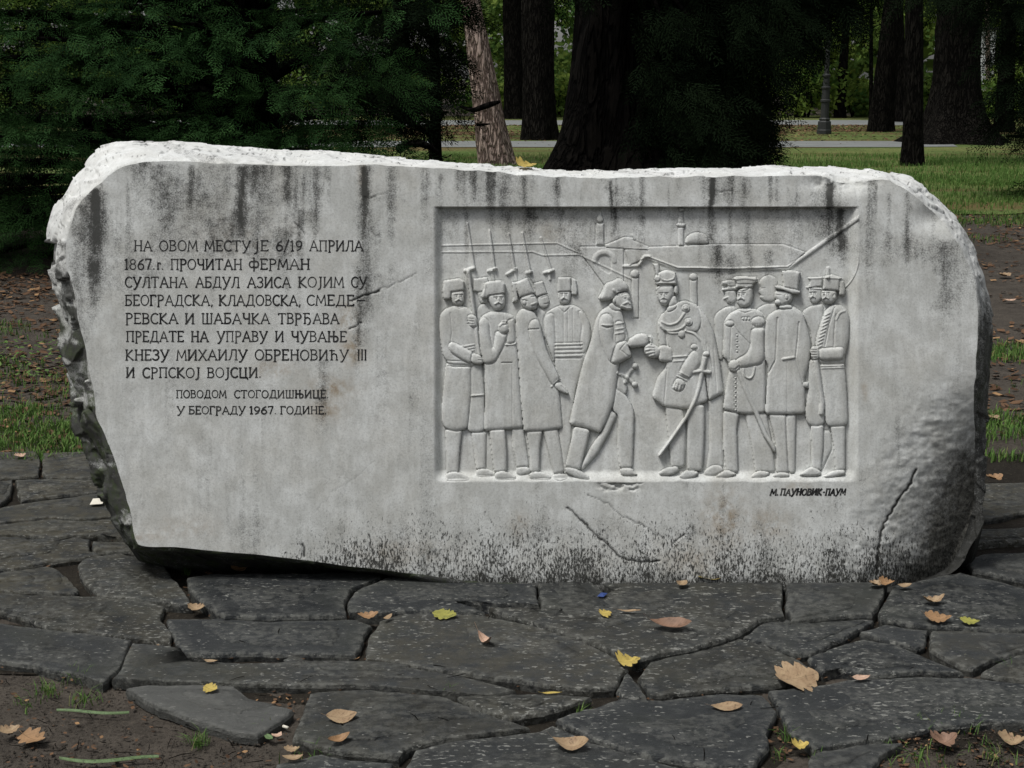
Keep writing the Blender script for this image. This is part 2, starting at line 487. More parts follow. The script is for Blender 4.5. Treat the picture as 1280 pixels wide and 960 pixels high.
CRACKS = [  # (points, width px, strength)
 ([(1144,588),(1138,604),(1124,622),(1114,640),(1106,652),(1100,672),(1097,695),(1096,718)], 1.7, 1.0),
 ([(708,634),(722,644),(740,664),(760,682),(775,696),(796,703),(824,701)], 1.5, 1.0),
 ([(735,618),(760,630),(778,645),(800,655),(828,672)], 0.8, 0.55),
 ([(840,680),(855,667)], 1.2, .8),
 ([(440,376),(456,369),(474,363)], 1.5, 1.0),([(436,412),(452,404)], 1.0, .9),
 ([(474,363),(500,352),(520,341)], 0.8, .5),([(452,250),(475,243),(500,234)], 0.7, .3),([(455,247),(470,246)],.8,.6),
 ([(368,278),(374,283),(382,294)], 0.9, .7),([(395,640),(415,615),(440,600),(470,575)],0.6,.2),
 ([(1160,235),(1175,262),(1192,286)],1.4,.5),([(892,236),(900,240),(916,238)],.9,.6),
 ([(378,680),(381,690),(379,695)],2.0,.9),
]
def crack_field(X, Y):
    k = np.zeros(X.shape)
    for pts, w, s in CRACKS:
        P = np.array(pts, float)
        lo = P.min(0) - 8; hi = P.max(0) + 8
        m = (X > lo[0]) & (X < hi[0]) & (Y > lo[1]) & (Y < hi[1])
        if not m.any(): continue
        x = X[m] + (vnoise(X[m] / 5, Y[m] / 5, 5) - .5) * 3; y = Y[m] + (vnoise(X[m] / 5, Y[m] / 5, 6) - .5) * 3
        d = dist_poly(x, y, P, False)
        k[m] = np.maximum(k[m], s * (1 - sstep(w * 0.4, w * 1.25, d)))
    return k
STREAKS = [ # x, y0, y1, half width, strength
 (118,235,395,9,1.0),(103,255,380,8,.45),(100,300,460,12,.35),(302,207,288,8,.95),(322,205,232,22,.75),(360,207,245,5,.6),(397,207,300,7,.55),(238,205,262,5,.5),
 (457,207,262,6,1.0),(456,250,440,9,.6),(448,330,470,6,.5),(490,207,300,6,.5),(533,212,262,5,.4),(552,215,262,4,.4),(630,217,262,7,.4),
 (655,219,262,5,.5),(889,221,268,3,1.1),(891,260,300,4,.7),(1038,228,262,5,1.0),(1052,260,312,7,1.2),(1042,262,300,10,.7),(697,218,262,6,.55),
 (701,258,290,9,.6),(765,223,262,2,.8),(769,258,280,3,.7),(663,258,285,8,.6),(1135,240,335,4,.5),(1112,240,300,3,.35),(1183,300,430,11,.4),
 (1165,265,300,6,.25),(930,221,260,4,.3),(970,221,262,3,.3),(935,262,345,4,.5),(896,305,345,7,.65),(937,310,340,4,.6),(633,262,290,7,.45),
 (975,262,300,30,.3),(850,258,285,30,.28),(1040,262,290,30,.4),(720,258,290,50,.35),(960,310,330,6,.5),(915,318,345,10,.4),
 (405,450,540,8,.35),(270,205,250,40,.33),(200,205,300,30,.3),(285,270,300,30,.35),(190,270,420,10,.2),(1000,228,262,3,.3),(718,300,345,18,.3),(640,300,330,8,.3)]
def stains(X, Y):
    d = np.zeros(X.shape)
    wob = (vnoise(X / 40, Y / 55, 31) - .5) * 9 + (fbm(X / 300, Y / 9, 33, 2) - .5) * 4
    for x, y0, y1, w, s in STREAKS:
        m = (np.abs(X - x) < w * 3.2 + 8) & (Y > y0 - 10) & (Y < y1 + 50)
        if not m.any(): continue
        q = np.exp(-((X[m] + wob[m] * .5 - x) / w) ** 2) + .28 * np.exp(-((X[m] + wob[m] - x) / (w * 2.6)) ** 2) * (.4 + .9 * fbm(X[m] / 5, Y[m] / 40, 68, 3))
        fade = sstep(y0 - 3, y0 + 4, Y[m]) * (1 - sstep(y0 + (y1 - y0) * .45, y1 + 45, Y[m]))
        d[m] = np.maximum(d[m], q * fade * s * 1.02 * (.55 + .75 * fbm(X[m] / 3.5, Y[m] / 26, 66, 3)))
    # thin general streaking from the top edge
    st = sstep(.50, .8, fbm(X / 11, Y / 160, 12, 3)) * (.30 + .70 * (1 - sstep(215, 360, Y))) * .62
    d = np.maximum(d, st)
    d += .34 * sstep(.42, .75, fbm(X / 60, Y / 45, 44, 5)) * (1 - .75 * sstep(290, 420, Y)) + .10 * sstep(.5, .8, fbm(X / 14, Y / 60, 47, 4)) + .16 * sstep(.5, .75, fbm(X / 45, Y / 35, 49, 4)) * sstep(500, 640, Y)
    # foot of the face: rising damp and black growth
    foot = 735 - 0.045 * np.clip(500 - X, 0, 400) - 0.06 * np.clip(500 - X, 0, 400)
    up = foot - Y
    d = np.maximum(d, .85 * (1 - sstep(0, 34, up + 22 * (fbm(X / 7, Y / 50, 3, 3) - .35))) * sstep(430, 560, X))
    # dark natural rock at the lower right
    qx = X - (1232 - np.clip(Y - 470, 0, 400) * 0.30)
    rr = sstep(-95, 45, qx + 50 * (fbm(X / 30, Y / 30, 8, 4) - .5)) * sstep(470, 590, Y)
    d = np.maximum(d, rr * .18)
    rb = sstep(640, 725, Y + 40 * (fbm(X / 30, Y / 30, 18, 4) - .5)) * sstep(1080, 1160, X)
    d = np.maximum(d, rb * .30)
    rockv = np.clip(np.maximum(rr, rb) * .92 + .18 * sstep(-190, -60, qx) * sstep(540, 660, Y), 0, 1)
    pits = sstep(550, 735, Y) ** 1.2 * (0.74 + .18 * sstep(.3, .7, fbm(X / 26, Y / 50, 77, 4))) + .20 * sstep(230, 560, Y) + 0.10 * sstep(.5, .8, fbm(X / 30, Y / 30, 15))
    pits = np.where(X < 500, pits * (.55 + .45 * sstep(200, 500, X)), pits)
    pits = np.maximum(pits, rr * .8)
    rust = np.zeros(X.shape)
    for x, y, rx, ry, s in [(432,400,14,22,.8),(440,435,14,22,.8),(415,485,28,14,.8),(345,462,26,10,.7),(408,512,22,14,.8),(300,300,80,30,.25),(180,670,30,6,.6),
                            (905,650,26,34,.75),(1000,610,14,8,.6),(960,655,30,22,.5),(650,655,12,16,.5),(870,700,50,20,.4),(1080,490,4,10,.8),(500,690,60,16,.4),(452,210,5,30,.7),(230,660,50,14,.35),(690,290,30,16,.3)]:
        rust = np.maximum(rust, s * np.exp(-((X - x) / rx) ** 2 - ((Y - y) / ry) ** 2))
    global ROCKV
    ROCKV = rockv
    return d, pits, rust

def hface(X, Y):
    """depth behind the face plane in metres"""
    c = np.zeros(X.shape)
    qx = X - (1236 - np.clip(Y - 440, 0, 400) * 0.42)
    q = np.clip((qx + 95) / 120, 0, 1.3) * sstep(400, 560, Y)
    c += 0.085 * q ** 2
    rough = sstep(-120, -20, qx) * sstep(430, 560, Y)
    rough = np.maximum(rough, sstep(655, 730, Y) * sstep(1040, 1140, X))
    c += rough * ((fbm(X / 60, Y / 50, 51, 3) - .5) * .018 + (fbm(X / 9, Y / 7, 52, 6) - .5) * .0085)
    # scooped corner at the top right, broken edges under the top
    sc = np.exp(-((X - 1055) / 34) ** 2 - ((Y - 226) / 12) ** 2)
    c += .03 * sc + sc * (fbm(X / 8, Y / 8, 4) - .5) * .03
    c += np.exp(-((X - 1168) / 22) ** 2 - ((Y - 272) / 16) ** 2) * .018
    # spalled patch under the relief
    sp = sstep(.35, .6, fbm(X / 9, Y / 4, 61, 3)) * np.exp(-((X - 775) / 24) ** 4 - ((Y - 608) / 5.5) ** 4)
    c += sp * .012
    c += crack_field(X, Y) * .0035
    c += sstep(640, 735, Y) * sstep(450, 560, X) * np.clip(fbm(X / 3, Y / 6, 71, 2) - .62, 0, 1) * .006
    return c

# ---- dressed face, with a rectangular opening for the relief
PX0, PY0, PX1, PY1 = 541.5, 258.0, 1074.0, 603.0
G1 = 1.5
x0, y0 = PX0 - 330 * G1, PY0 - 42 * G1
nx, ny = int((1240 - x0) / G1) + 1, int((745 - y0) / G1) + 1
gx = x0 + np.arange(nx) * G1; gy = y0 + np.arange(ny) * G1
X, Y = np.meshgrid(gx, gy)
EP = E[::3]
ins = inside(X, Y, EP)
ci = ins[:-1, :-1] | ins[1:, :-1] | ins[:-1, 1:] | ins[1:, 1:]
cx = (X[:-1, :-1] + G1 / 2); cy = (Y[:-1, :-1] + G1 / 2)
ci &= ~((cx > PX0) & (cx < PX1) & (cy > PY0) & (cy < PY1))
idx = np.arange(nx * ny).reshape(ny, nx)
quads = np.stack([idx[1:, :-1][ci], idx[1:, 1:][ci], idx[:-1, 1:][ci], idx[:-1, :-1][ci]], -1)
used = np.zeros(nx * ny, bool); used[quads.ravel()] = True
Xf, Yf = X.ravel().copy(), Y.ravel().copy()
out = used & ~ins.ravel()
oi = np.where(out)[0]
for i in oi:                                         # pull the stepped border onto the true edge
    k = np.argmin((EP[:, 0] - Xf[i]) ** 2 + (EP[:, 1] - Yf[i]) ** 2)
    best = None
    for a, b in ((k - 1, k), (k, (k + 1) % len(EP))):
        A, B = EP[a], EP[b]; v = B - A; t = np.clip(np.dot((Xf[i] - A[0], Yf[i] - A[1]), v) / (v @ v + 1e-9), 0, 1)
        q = A + t * v; dd = (q[0] - Xf[i]) ** 2 + (q[1] - Yf[i]) ** 2
        if best is None or dd < best[0]: best = (dd, q)
    Xf[i], Yf[i] = best[1]
remap = np.cumsum(used) - 1
Xu, Yu = Xf[used], Yf[used]
Cu = hface(Xu, Yu)
dd, pp, rr_ = stains(Xu, Yu)
mesh_np('dressed_face', F(Xu, Yu, Cu) - ROOT, remap[quads], M['stone'], monument, True,
        dict(dirt=dd, pits=pp, rust=rr_, crack=crack_field(Xu, Yu), rock=ROCKV))

# ---- rough rim, sides, back
EPs = E[::1]
cE = hface(EPs[:, 0], EPs[:, 1])
NR = 26
rings = []; ringpx = []
vtop = np.zeros(len(EPs))
for j in range(NR + 1):
    s = j / NR
    px = EPs + (S - EPs) * (s ** 0.9)
    hump = np.sin(s * pi) * 0.004
    c = cE + (CS - cE) * (s ** 1.35) - hump
    rings.append(F(px[:, 0], px[:, 1], c)); ringpx.append(px)
last = F(S[:, 0], S[:, 1], CS)
upv = np.array([0, ST, CT]); fw = np.array([0, CT, -ST])
dX = last[:, 0]; vS = (last - np.array([0, 4.62, 0])) @ upv
cenX = 0.0; cenV = 0.62
nrm2 = np.stack([dX - cenX, (vS - cenV) * 1.6], -1); nrm2 /= np.linalg.norm(nrm2, axis=1)[:, None]
foot = (S[:, 1] > 684)
for j, (dc, inset) in enumerate([(.04, .004), (.10, .02), (.18, .05), (.28, .10), (.36, .2), (.40, .34), (.41, .55)]):
    tgt = np.maximum(CS + dc * (0.62 - CS) / .41, CS)
    q = last + fw * (tgt - CS)[:, None] - nrm2[:, :1] * np.array([1, 0, 0]) * inset - nrm2[:, 1:] * upv * inset
    zf = q[:, 2].copy()
    bot = S[:, 1] > 650
    q[:, 0] += np.where((S[:, 1] > 560) & (S[:, 0] < 330), .16 * min(1, dc / .10) * sstep(560, 640, S[:, 1]), 0)
    q[:, 2] = np.where(bot, np.minimum(q[:, 2], 0.09 - dc * 1.6), q[:, 2])
    q[:, 2] = np.maximum(q[:, 2], -0.05)
    rings.append(q); ringpx.append(S)
Rg = np.stack(rings)                                  # rings x n x 3
nr, nn = Rg.shape[:2]
# normals for displacement
du = np.roll(Rg, -3, 1) - np.roll(Rg, 3, 1)
dv = np.empty_like(Rg); dv[1:-1] = Rg[2:] - Rg[:-2]; dv[0] = Rg[1] - Rg[0]; dv[-1] = Rg[-1] - Rg[-2]
N = np.cross(du, dv); N /= (np.linalg.norm(N, axis=2)[..., None] + 1e-9)
if (N[NR // 2] @ -fw).mean() < 0: N = -N
disp = np.zeros((nr, nn)); crev = np.zeros((nr, nn))
rv = {}
def cell_dir(c):
    k = (round(c.x, 3), round(c.y, 3), round(c.z, 3))
    if k not in rv:
        r = random.Random(hash(k)); rv[k] = (r.uniform(-1, 1), r.uniform(-1, 1), r.uniform(-1, 1), r.uniform(-1, 1))
    return rv[k]
for j in range(nr):
    amp = min(1.0, j / 5.0)
    if j == 0: continue
    for i in range(nn):
        p = Vector(Rg[j, i])
        vert = abs(N[j, i, 2])
        sc = Vector((p.x * 9, p.y * 12, p.z * (9 if vert < .6 else 22)))
        w = sc + mnoise.noise_vector(sc * .8) * .7
        ds, ps = mnoise.voronoi(w)
        r = cell_dir(ps[0]); dl = w - ps[0]
        side = (1.7 if ringpx[j][i, 1] > 300 else .6) if ringpx[j][i, 0] < 135 else .5
        h = (dl.x * r[0] + dl.y * r[1] + dl.z * r[2]) * .012 * side * 1.3 + r[3] * .006 * min(side, 1.2)
        w2 = w * 2.7
        d2, p2 = mnoise.voronoi(w2)
        r = cell_dir(p2[0]); dl = w2 - p2[0]
        h += (dl.x * r[0] + dl.y * r[1] + dl.z * r[2]) * .0022
        h += mnoise.fractal(p * 30, 1.0, 2.1, 4) * .0012
        e = ds[1] - ds[0]
        disp[j, i] = h * amp; crev[j, i] = max(0, 1 - e / .07) * amp
ground_lock = (Rg[:, :, 2] < 0.05) & (Rg[:, :, 0] > -.5)
disp[ground_lock] *= .4
Rg = Rg + N * disp[..., None] * np.array([1, 1, 1])
PXr = np.stack(ringpx); Xr, Yr = PXr[..., 0], PXr[..., 1]
k = (np.minimum(np.arange(nr) / 6, 1))[:, None] * np.ones((1, nn))
kk = (np.minimum(np.arange(nr) / NR, 1))[:, None] * np.ones((1, nn))
nz = fbm(Xr / 18 + kk * 3, Yr / 18, 91, 4)
leftd = sstep(285, 375, Yr + (nz - .5) * 160) * (Xr < 640) * (.42 + .8 * sstep(.36, .54, fbm(Xr / 12 + kk * 4, Yr / 20, 5, 4)))
rightd = sstep(345, 420, Yr + (nz - .5) * 60) * (Xr > 640) * (.75 + .4 * nz)
botd = (Yr > 655) * 1.0
dirt = np.maximum.reduce([leftd, rightd, botd, .35 * sstep(.52, .75, nz), crev * .45 * sstep(.4, .6, nz)])
dirt = np.where((Xr > 1050) & (Yr > 560), np.maximum(dirt, 1.0), dirt)
dirt[NR + 1:] = np.maximum(dirt[NR + 1:], .5)
moss = sstep(350, 480, Yr) * (Xr < 640) * .8 + .3 * (Xr > 1100) * sstep(380, 450, Yr) * (Yr < 540)
ids = np.arange(nr * nn).reshape(nr, nn)
nx_ = np.roll(ids, -1, 1)
q = np.stack([ids[:-1], nx_[:-1], nx_[1:], ids[1:]], -1).reshape(-1, 4)
# orientation: outward
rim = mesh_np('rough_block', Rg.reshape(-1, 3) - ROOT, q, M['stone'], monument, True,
        dict(dirt=dirt.ravel(), moss=moss.ravel(), paler=(k * (1 - sstep(300, 400, Yr)) * (.5 + .5 * sstep(.35, .6, nz))).ravel(),  crack=np.maximum(.85 * sstep(600, 660, Yr) * (Xr > 1100), sstep(.62, 1, crev) * sstep(.36, .5, fbm(Xr / 26, Yr / 14 + kk * 5, 95, 4)) * .8).ravel()))
bm_ = rim.data
import bmesh
b = bmesh.new(); b.from_mesh(bm_)
b.verts.ensure_lookup_table()
be = [e for e in b.edges if e.is_boundary and all((v.index >= (nr - 1) * nn) for v in e.verts)]
bmesh.ops.holes_fill(b, edges=be, sides=0)
b.to_mesh(bm_); b.free()
# ================================================================== THE CARVED RELIEF
G2 = 0.75
rnx, rny = int(round((PX1 - PX0) / G2)) + 1, int(round((PY1 - PY0) / G2)) + 1
rgx = PX0 + np.arange(rnx) * G2; rgy = PY0 + np.arange(rny) * G2
RX, RY = np.meshgrid(rgx, rgy)
edge = sstep(0, 13, RX - PX0) * sstep(0, 15, PX1 - RX)
recess = 22.0 * edge * sstep(0, 1.2, RY - PY0)
bx = (PY1 - RY) + 3 * (fbm(RX / 10, RY / 10, 3) - .5)
ledge = sstep(0, 16, bx) ** .9
RELF = 22.0 - recess * ledge                     # mm above the recessed ground; 22 = the face plane
RELF = RELF + (fbm(RX / 16, RY / 16, 7, 3) - .5) * 1.4 * edge
BASEH = RELF.copy()
OWN = np.zeros(RX.shape, np.int16)
OWNERS = ['relief_ground']; OWNPAR = {}
def own(name):
    OWNERS.append(name); return len(OWNERS) - 1
Z = 4.5714
def tp(t, pts):
    ox = 530 if t in 'AB' else 800; oy = 240 if t in 'AC' else 420
    return np.array([(ox + x / Z, oy + y / Z) for x, y in pts])
def L_(pts): return tp('A', pts)
def chaikin(P, k=2, closed=True):
    for _ in range(k):
        Q = np.roll(P, -1, 0) if closed else P[1:]
        A = P if closed else P[:-1]
        Ls = np.hypot(*(Q - A).T)[:, None] + 1e-9; s = np.minimum(.22, 2.6 / Ls)
        n = np.empty((len(A) * 2, 2)); n[0::2] = A + (Q - A) * s; n[1::2] = Q - (Q - A) * s
        P = n if closed else np.concatenate([P[:1], n, P[-1:]])
    return P
def win(P, m):
    lo = P.min(0) - m; hi = P.max(0) + m
    a = max(0, int((lo[0] - PX0) / G2)); b = min(rnx, int((hi[0] - PX0) / G2) + 2)
    c = max(0, int((lo[1] - PY0) / G2)); d = min(rny, int((hi[1] - PY0) / G2) + 2)
    return slice(c, d), slice(a, b)
def shape(o, t, pts, lv, drop=6, r=5, sm=2, mx=False, hollow=0.0, tilt=(0, 0)):
    if OWNERS[o].split('.')[0] in ('fez', 'peaked_cap', 'top_hat', 'plumed_shako'): r = r * .45; sm = 0 if sm < 2 else sm
    elif r > 5: r = r * .78
    P = chaikin(tp(t, pts), sm) if sm else tp(t, pts)
    w = win(P, 3)
    x, y = RX[w], RY[w]
    if x.size == 0: return
    m = inside(x, y, P)
    d = dist_poly(x, y, P)
    s = np.clip(d / r, 0, 1)
    prof = np.sqrt(np.clip(1 - (1 - s) ** 2, 0, 1))
    s2 = np.clip(d / max(13, r * 1.8), 0, 1); prof = .78 * prof + .26 * np.sqrt(np.clip(1 - (1 - s2) ** 2, 0, 1)) * (drop > 5) + .22 * prof * (drop <= 5)
    h = lv - drop + drop * prof
    if drop >= 7: h = h + (fbm(x / 7 + o * 3.1, y / 46, o, 3) - .5) * 2.0 * np.clip(d / 5, 0, 1)
    if tilt != (0, 0):
        c = P.mean(0); h = h + (x - c[0]) * tilt[0] + (y - c[1]) * tilt[1]
    if mx: h = np.maximum(h, RELF[w]); 
    RELF[w] = np.where(m, h, RELF[w])
    OWN[w] = np.where(m, o, OWN[w])
    # a chased line just outside the outline
    g = (~m) & (d < 1.5)
    RELF[w] = np.where(g, RELF[w] - 2.4 * (1 - d / 1.5), RELF[w])
def line(o, t, pts, w_, h, taper=None, own_it=True, smooth=False, absolute=None):
    """ridge (h>0) or groove (h<0) of half-width w_ px"""
    P = tp(t, pts)
    if smooth: P = chaikin(P, 2, False)
    ww = win(P, w_ + 2); x, y = RX[ww], RY[ww]
    if x.size == 0: return
    d = np.full(x.shape, 1e9); tw = np.full(x.shape, w_)
    n = len(P)
    for i in range(n - 1):
        ax, ay = P[i]; bx2, by = P[i + 1]; vx, vy = bx2 - ax, by - ay
        tt_ = np.clip(((x - ax) * vx + (y - ay) * vy) / (vx * vx + vy * vy + 1e-9), 0, 1)
        dd_ = np.hypot(x - ax - tt_ * vx, y - ay - tt_ * vy)
        if taper: tw = np.where(dd_ < d, w_ * (1 + (taper - 1) * (i + tt_) / (n - 1)), tw)
        d = np.minimum(d, dd_)
    prof = np.sqrt(np.clip(1 - (d / tw) ** 2, 0, 1))
    m = d < tw
    if absolute is not None:
        RELF[ww] = np.where(m, np.maximum(absolute - h + h * prof, RELF[ww]), RELF[ww])
    else:
        RELF[ww] = RELF[ww] + h * prof
    if own_it and h > 0: OWN[ww] = np.where(m, o, OWN[ww])
def ball(o, t, x, y, rx, ry, lv, h):
    a = np.linspace(0, 2 * pi, 17)[:-1]
    shape(o, t, [(x + rx * cos(k), y + ry * sin(k)) for k in a], lv, h, min(rx, ry) / Z, 0)
def groove(t, pts, w_=.8, h=-2.0): line(0, t, pts, w_, h, own_it=False)

# ---- buildings behind
bg_ = own('carved_fortress')
shape(bg_, 'C', [(60,315),(400,300),(820,300),(945,345),(845,430),(520,442),(215,436),(45,372),(-60,420),(-90,330)], 3.2, 2.5, 2, 0)
shape(bg_, 'A', [(895,312),(1140,312),(1140,560),(1050,560),(895,350)], 2.6, 2.2, 2, 0)
shape(bg_, 'A', [(1035,303),(1145,258),(1195,262),(1200,280),(1280,312),(1280,330),(1040,318)], 3.4, 2.6, 2, 0)
line(bg_, 'A', [(1190,245),(1203,268)], 1.6, 2)
for pts in ([(105,306),(400,300),(760,292),(890,350)], [(105,344),(400,342),(620,342),(680,362),(890,358)]):
    line(bg_, 'A', pts, 1.1, 1.8)
a = np.linspace(pi, 2 * pi, 12)
line(bg_, 'A', [(1030 + 58 * cos(k), 395 + 52 * sin(k)) for k in a], 3.0, 2.2)
shape(bg_, 'A', [(992,395),(1003,372),(1030,362),(1057,372),(1070,395),(1066,470),(1000,430)], -.5, 1, 2, 1)
line(bg_, 'A', [(895,362),(1190,500)], 1.2, 2)
line(bg_, 'A', [(1145,325),(1280,325)], 1.3, 2)
line(bg_, 'A', [(1142,424),(1222,422),(1262,368),(1290,368)], 2.0, 4)
line(bg_, 'C', [(0,412),(28,370),(215,438),(520,442),(835,434),(850,432),(1290,118)], 2.6, 5)
ball(bg_, 'A', 1205, 468, 24, 24, 7, 6)
shape(bg_, 'A', [(1188,492),(1226,492),(1226,720),(1190,720)], 3, 3, 2, 0)
mn = own('minaret')
shape(mn, 'A', [(982,182),(1028,178),(1030,304),(982,304)], 5, 4, 4, 0)
shape(mn, 'A', [(1007,86),(1013,125),(1028,158),(1012,178),(992,174),(985,152),(1001,122)], 6, 5, 3, 1)
mn2 = own('minaret.001')
shape(mn2, 'C', [(218,195),(250,195),(250,308),(218,308)], 5, 4, 3, 0)
ball(mn2, 'C', 235, 188, 26, 15, 7, 5); shape(mn2, 'C', [(222,118),(246,118),(252,178),(218,178)], 5, 4, 3, 0)
ball(mn2, 'C', 237, 100, 17, 11, 7, 5)
dm = own('carved_dome')
shape(dm, 'C', [(255,298),(262,262),(290,238),(325,230),(362,238),(388,262),(395,298)], 7, 6.5, 9, 1)
pl = own('carved_post')
shape(pl, 'C', [(286,500),(326,498),(328,660),(290,660)], 5.5, 4, 4, 0); ball(pl, 'C', 305, 486, 23, 21, 8, 6)
wh = own('carved_whip')
line(wh, 'C', [(1170,548),(1205,512),(1232,465),(1250,400),(1254,345)], .9, 2.6, smooth=True)

def leg(o, t, pts, lv): shape(o, t, pts, lv, 6.5, 5.5, 1)
def foot(o, t, pts, lv): shape(o, t, pts, lv, 5, 4, 2, True)
# helper for faces: brow line, eyes, nose, moustache
def face(o, t, x, y, s, lv, turn=0, beard=False, mst=True):
    line(o, t, [(x + turn * 8, y - s * .25), (x + turn * 12, y + s * .22)], .95, 2.3)
    groove(t, [(x - s * .6 + turn * 6, y - s * .28), (x + s * .55 + turn * 6, y - s * .3)], .8, -2.4)
    for q in (-.34, .34): ball(o, t, x + (q + turn * .15) * s, y - s * .16, s * .12, s * .07, lv + 1.2, 1.4)
    if mst:
        line(o, t, [(x - s * .45 + turn * 8, y + s * .58), (x + turn * 10, y + s * .32), (x + s * .4 + turn * 8, y + s * .56)], 1.15, 3.2)
        groove(t, [(x - s * .18 + turn * 9, y + s * .6), (x + s * .2 + turn * 9, y + s * .6)], .6, -1.6)
    if beard: ball(o, t, x + turn * 6, y + s * .8, s * .5, s * .34, lv + .8, 3)

# =========== background men first
# 1b man behind, between the first two
o = own('relief_man'); hb = own('fez')
shape(o, 'A', [(300,680),(325,640),(350,640),(400,700),(400,900),(300,900)], 5, 4, 5)
shape(o, 'A', [(300,555),(370,555),(370,630),(320,640)], 6, 4, 5)
shape(hb, 'A', [(285,497),(362,487),(380,560),(310,572),(278,566)], 7.5, 5, 5, 1)
leg(o, 'B', [(268,545),(356,545),(353,765),(300,768),(288,660)], 7)
foot(o, 'B', [(296,765),(356,757),(408,785),(402,802),(298,806)], 11)
# 3b head behind the third man
o3b = own('relief_man.001'); h3b = own('fez.001')
shape(o3b, 'A', [(640,655),(700,690),(700,830),(650,850)], 5, 4, 4)
shape(o3b, 'A', [(645,598),(706,578),(712,610),(719,625),(708,655),(688,668),(655,655)], 7, 5, 5)
shape(h3b, 'A', [(628,522),(680,508),(703,580),(640,600)], 8, 5, 5, 1)
groove('A', [(670,605),(706,592)]); groove('A', [(690,640),(712,636)])
# 4 frontal man with sash
o4 = own('relief_man.002'); h4 = own('fez.002')
shape(o4, 'A', [(682,720),(705,684),(770,650),(850,645),(905,676),(945,740),(955,820),(935,900),(895,1040),(860,1150),(845,1300),(825,1600),(800,1620),(770,1400),(755,1100),(745,930),(700,860),(684,800)], 7, 5, 7)
shape(o4, 'A', [(690,712),(722,690),(745,700),(752,860),(745,980),(715,900),(690,800)], 9, 5, 5)
shape(o4, 'A', [(880,680),(910,682),(945,740),(953,820),(935,905),(905,930),(893,860),(905,760)], 9, 5, 5)
for x in (797, 822, 850): groove('A', [(x,665),(x + 2,858)], .7, -1.5)
groove('A', [(770,660),(800,690),(838,655)], .8, -2)
for yy in (872, 893, 916, 938): line(o4, 'A', [(752,yy),(900,yy - 4)], 1.5, 2.2)
groove('A', [(750,862),(903,860)]); groove('A', [(750,950),(895,950)])
shape(o4, 'A', [(765,565),(840,560),(838,612),(825,638),(795,645),(770,625)], 10, 7, 6)
shape(h4, 'A', [(767,490),(840,487),(842,568),(764,572)], 11, 6, 5, 1)
shape(h4, 'A', [(842,492),(868,502),(877,560),(874,590),(842,586)], 9, 5, 4, 1)
face(o4, 'A', 800, 592, 34, 10)
# 7b officer behind with flat cap
o7b = own('relief_man.003'); h7b = own('peaked_cap')
shape(o7b, 'C', [(425,720),(440,690),(490,658),(545,650),(560,700),(500,740),(482,800),(475,960),(450,960),(430,860)], 6, 5, 6)
shape(o7b, 'C', [(483,555),(550,555),(550,625),(515,645),(488,625)], 8, 6, 5)
shape(h7b, 'C', [(468,512),(500,505),(560,507),(560,560),(470,565),(470,552),(500,545),(498,530),(470,528)], 9, 5, 4, 1)
groove('C', [(470,538),(545,540)], .9, -2.2); line(o7b, 'C', [(480,610),(505,600),(515,625)], 1.2, 3)
# 8b faint profile head
o8b = own('relief_man.004')
shape(o8b, 'C', [(640,700),(680,660),(720,640),(790,640),(790,760),(720,780),(660,760)], 4, 3.5, 6)
shape(o8b, 'C', [(695,492),(740,470),(785,500),(790,600),(745,630),(700,618),(682,600),(690,588),(672,570),(690,545),(680,520)], 6, 4.5, 7)
groove('C', [(690,552),(715,548)], .7, -1.4); groove('C', [(684,592),(705,592)], .7, -1.4)
# 9b man with kepi behind
o9b = own('relief_man.005'); h9b = own('peaked_cap.001')
shape(o9b, 'C', [(925,690),(950,665),(990,648),(1050,640),(1040,760),(1005,880),(985,900),(975,800)], 6, 5, 6)
leg(o9b, 'D', [(985,540),(1090,540),(1100,640),(1040,770),(975,770)], 4)
shape(o9b, 'C', [(965,545),(1045,545),(1045,600),(1015,635),(985,638),(965,605)], 9, 6, 5)
shape(h9b, 'C', [(962,490),(1040,486),(1043,505),(1035,540),(965,545),(972,510)], 10, 5, 4, 1)
line(h9b, 'C', [(955,545),(1035,552)], 1.6, 3.5); line(h9b, 'C', [(962,492),(1042,490)], 1.3, 2)
face(o9b, 'C', 990, 585, 32, 9, -.3)
# leg behind the prince's cloak
o6b = own('relief_man.006')
leg(o6b, 'D', [(385,360),(475,335),(475,560),(478,750),(375,775),(398,640),(398,480)], 6)
foot(o6b, 'D', [(365,772),(420,735),(470,745),(480,775),(430,800),(370,800)], 12)

# =========== first soldier, left
o1 = own('relief_man.007'); h1 = own('fez.003'); r1 = own('rifle')
leg(o1, 'B', [(122,530),(218,530),(205,650),(195,785),(130,790),(128,650)], 11)
foot(o1, 'B', [(126,788),(165,775),(203,780),(258,805),(255,826),(126,828)], 17)
shape(o1, 'B', [(265,150),(330,150),(346,340),(350,530),(330,550),(262,550),(245,530),(255,330)], 10, 6, 6)
line(o1, 'B', [(264,342),(342,336)], 1.2, 3)
shape(o1, 'B', [(128,150),(268,150),(270,330),(248,530),(185,548),(118,528),(100,480),(104,380),(118,250)], 14, 7, 9)
shape(o1, 'A', [(90,705),(115,672),(165,650),(235,652),(280,690),(303,760),(312,880),(318,960),(280,1000),(150,1000),(108,935),(94,850),(88,770)], 14, 8, 9)
groove('A', [(150,690),(160,800),(150,870)], .8, -1.6); groove('A', [(170,655),(200,668),(235,655)], .7, -1.5)
for yy in (0, 16, 32): line(o1, 'A', [(190 + yy,890 + yy * .9),(285,872 + yy)], 1.2, 2)
for yy in (140, 160, 172): groove('B', [(132,yy),(262,yy + 6)], .8, -2)
shape(o1, 'A', [(150,570),(230,560),(231,625),(215,648),(190,652),(165,640),(155,610)], 16, 9, 6)
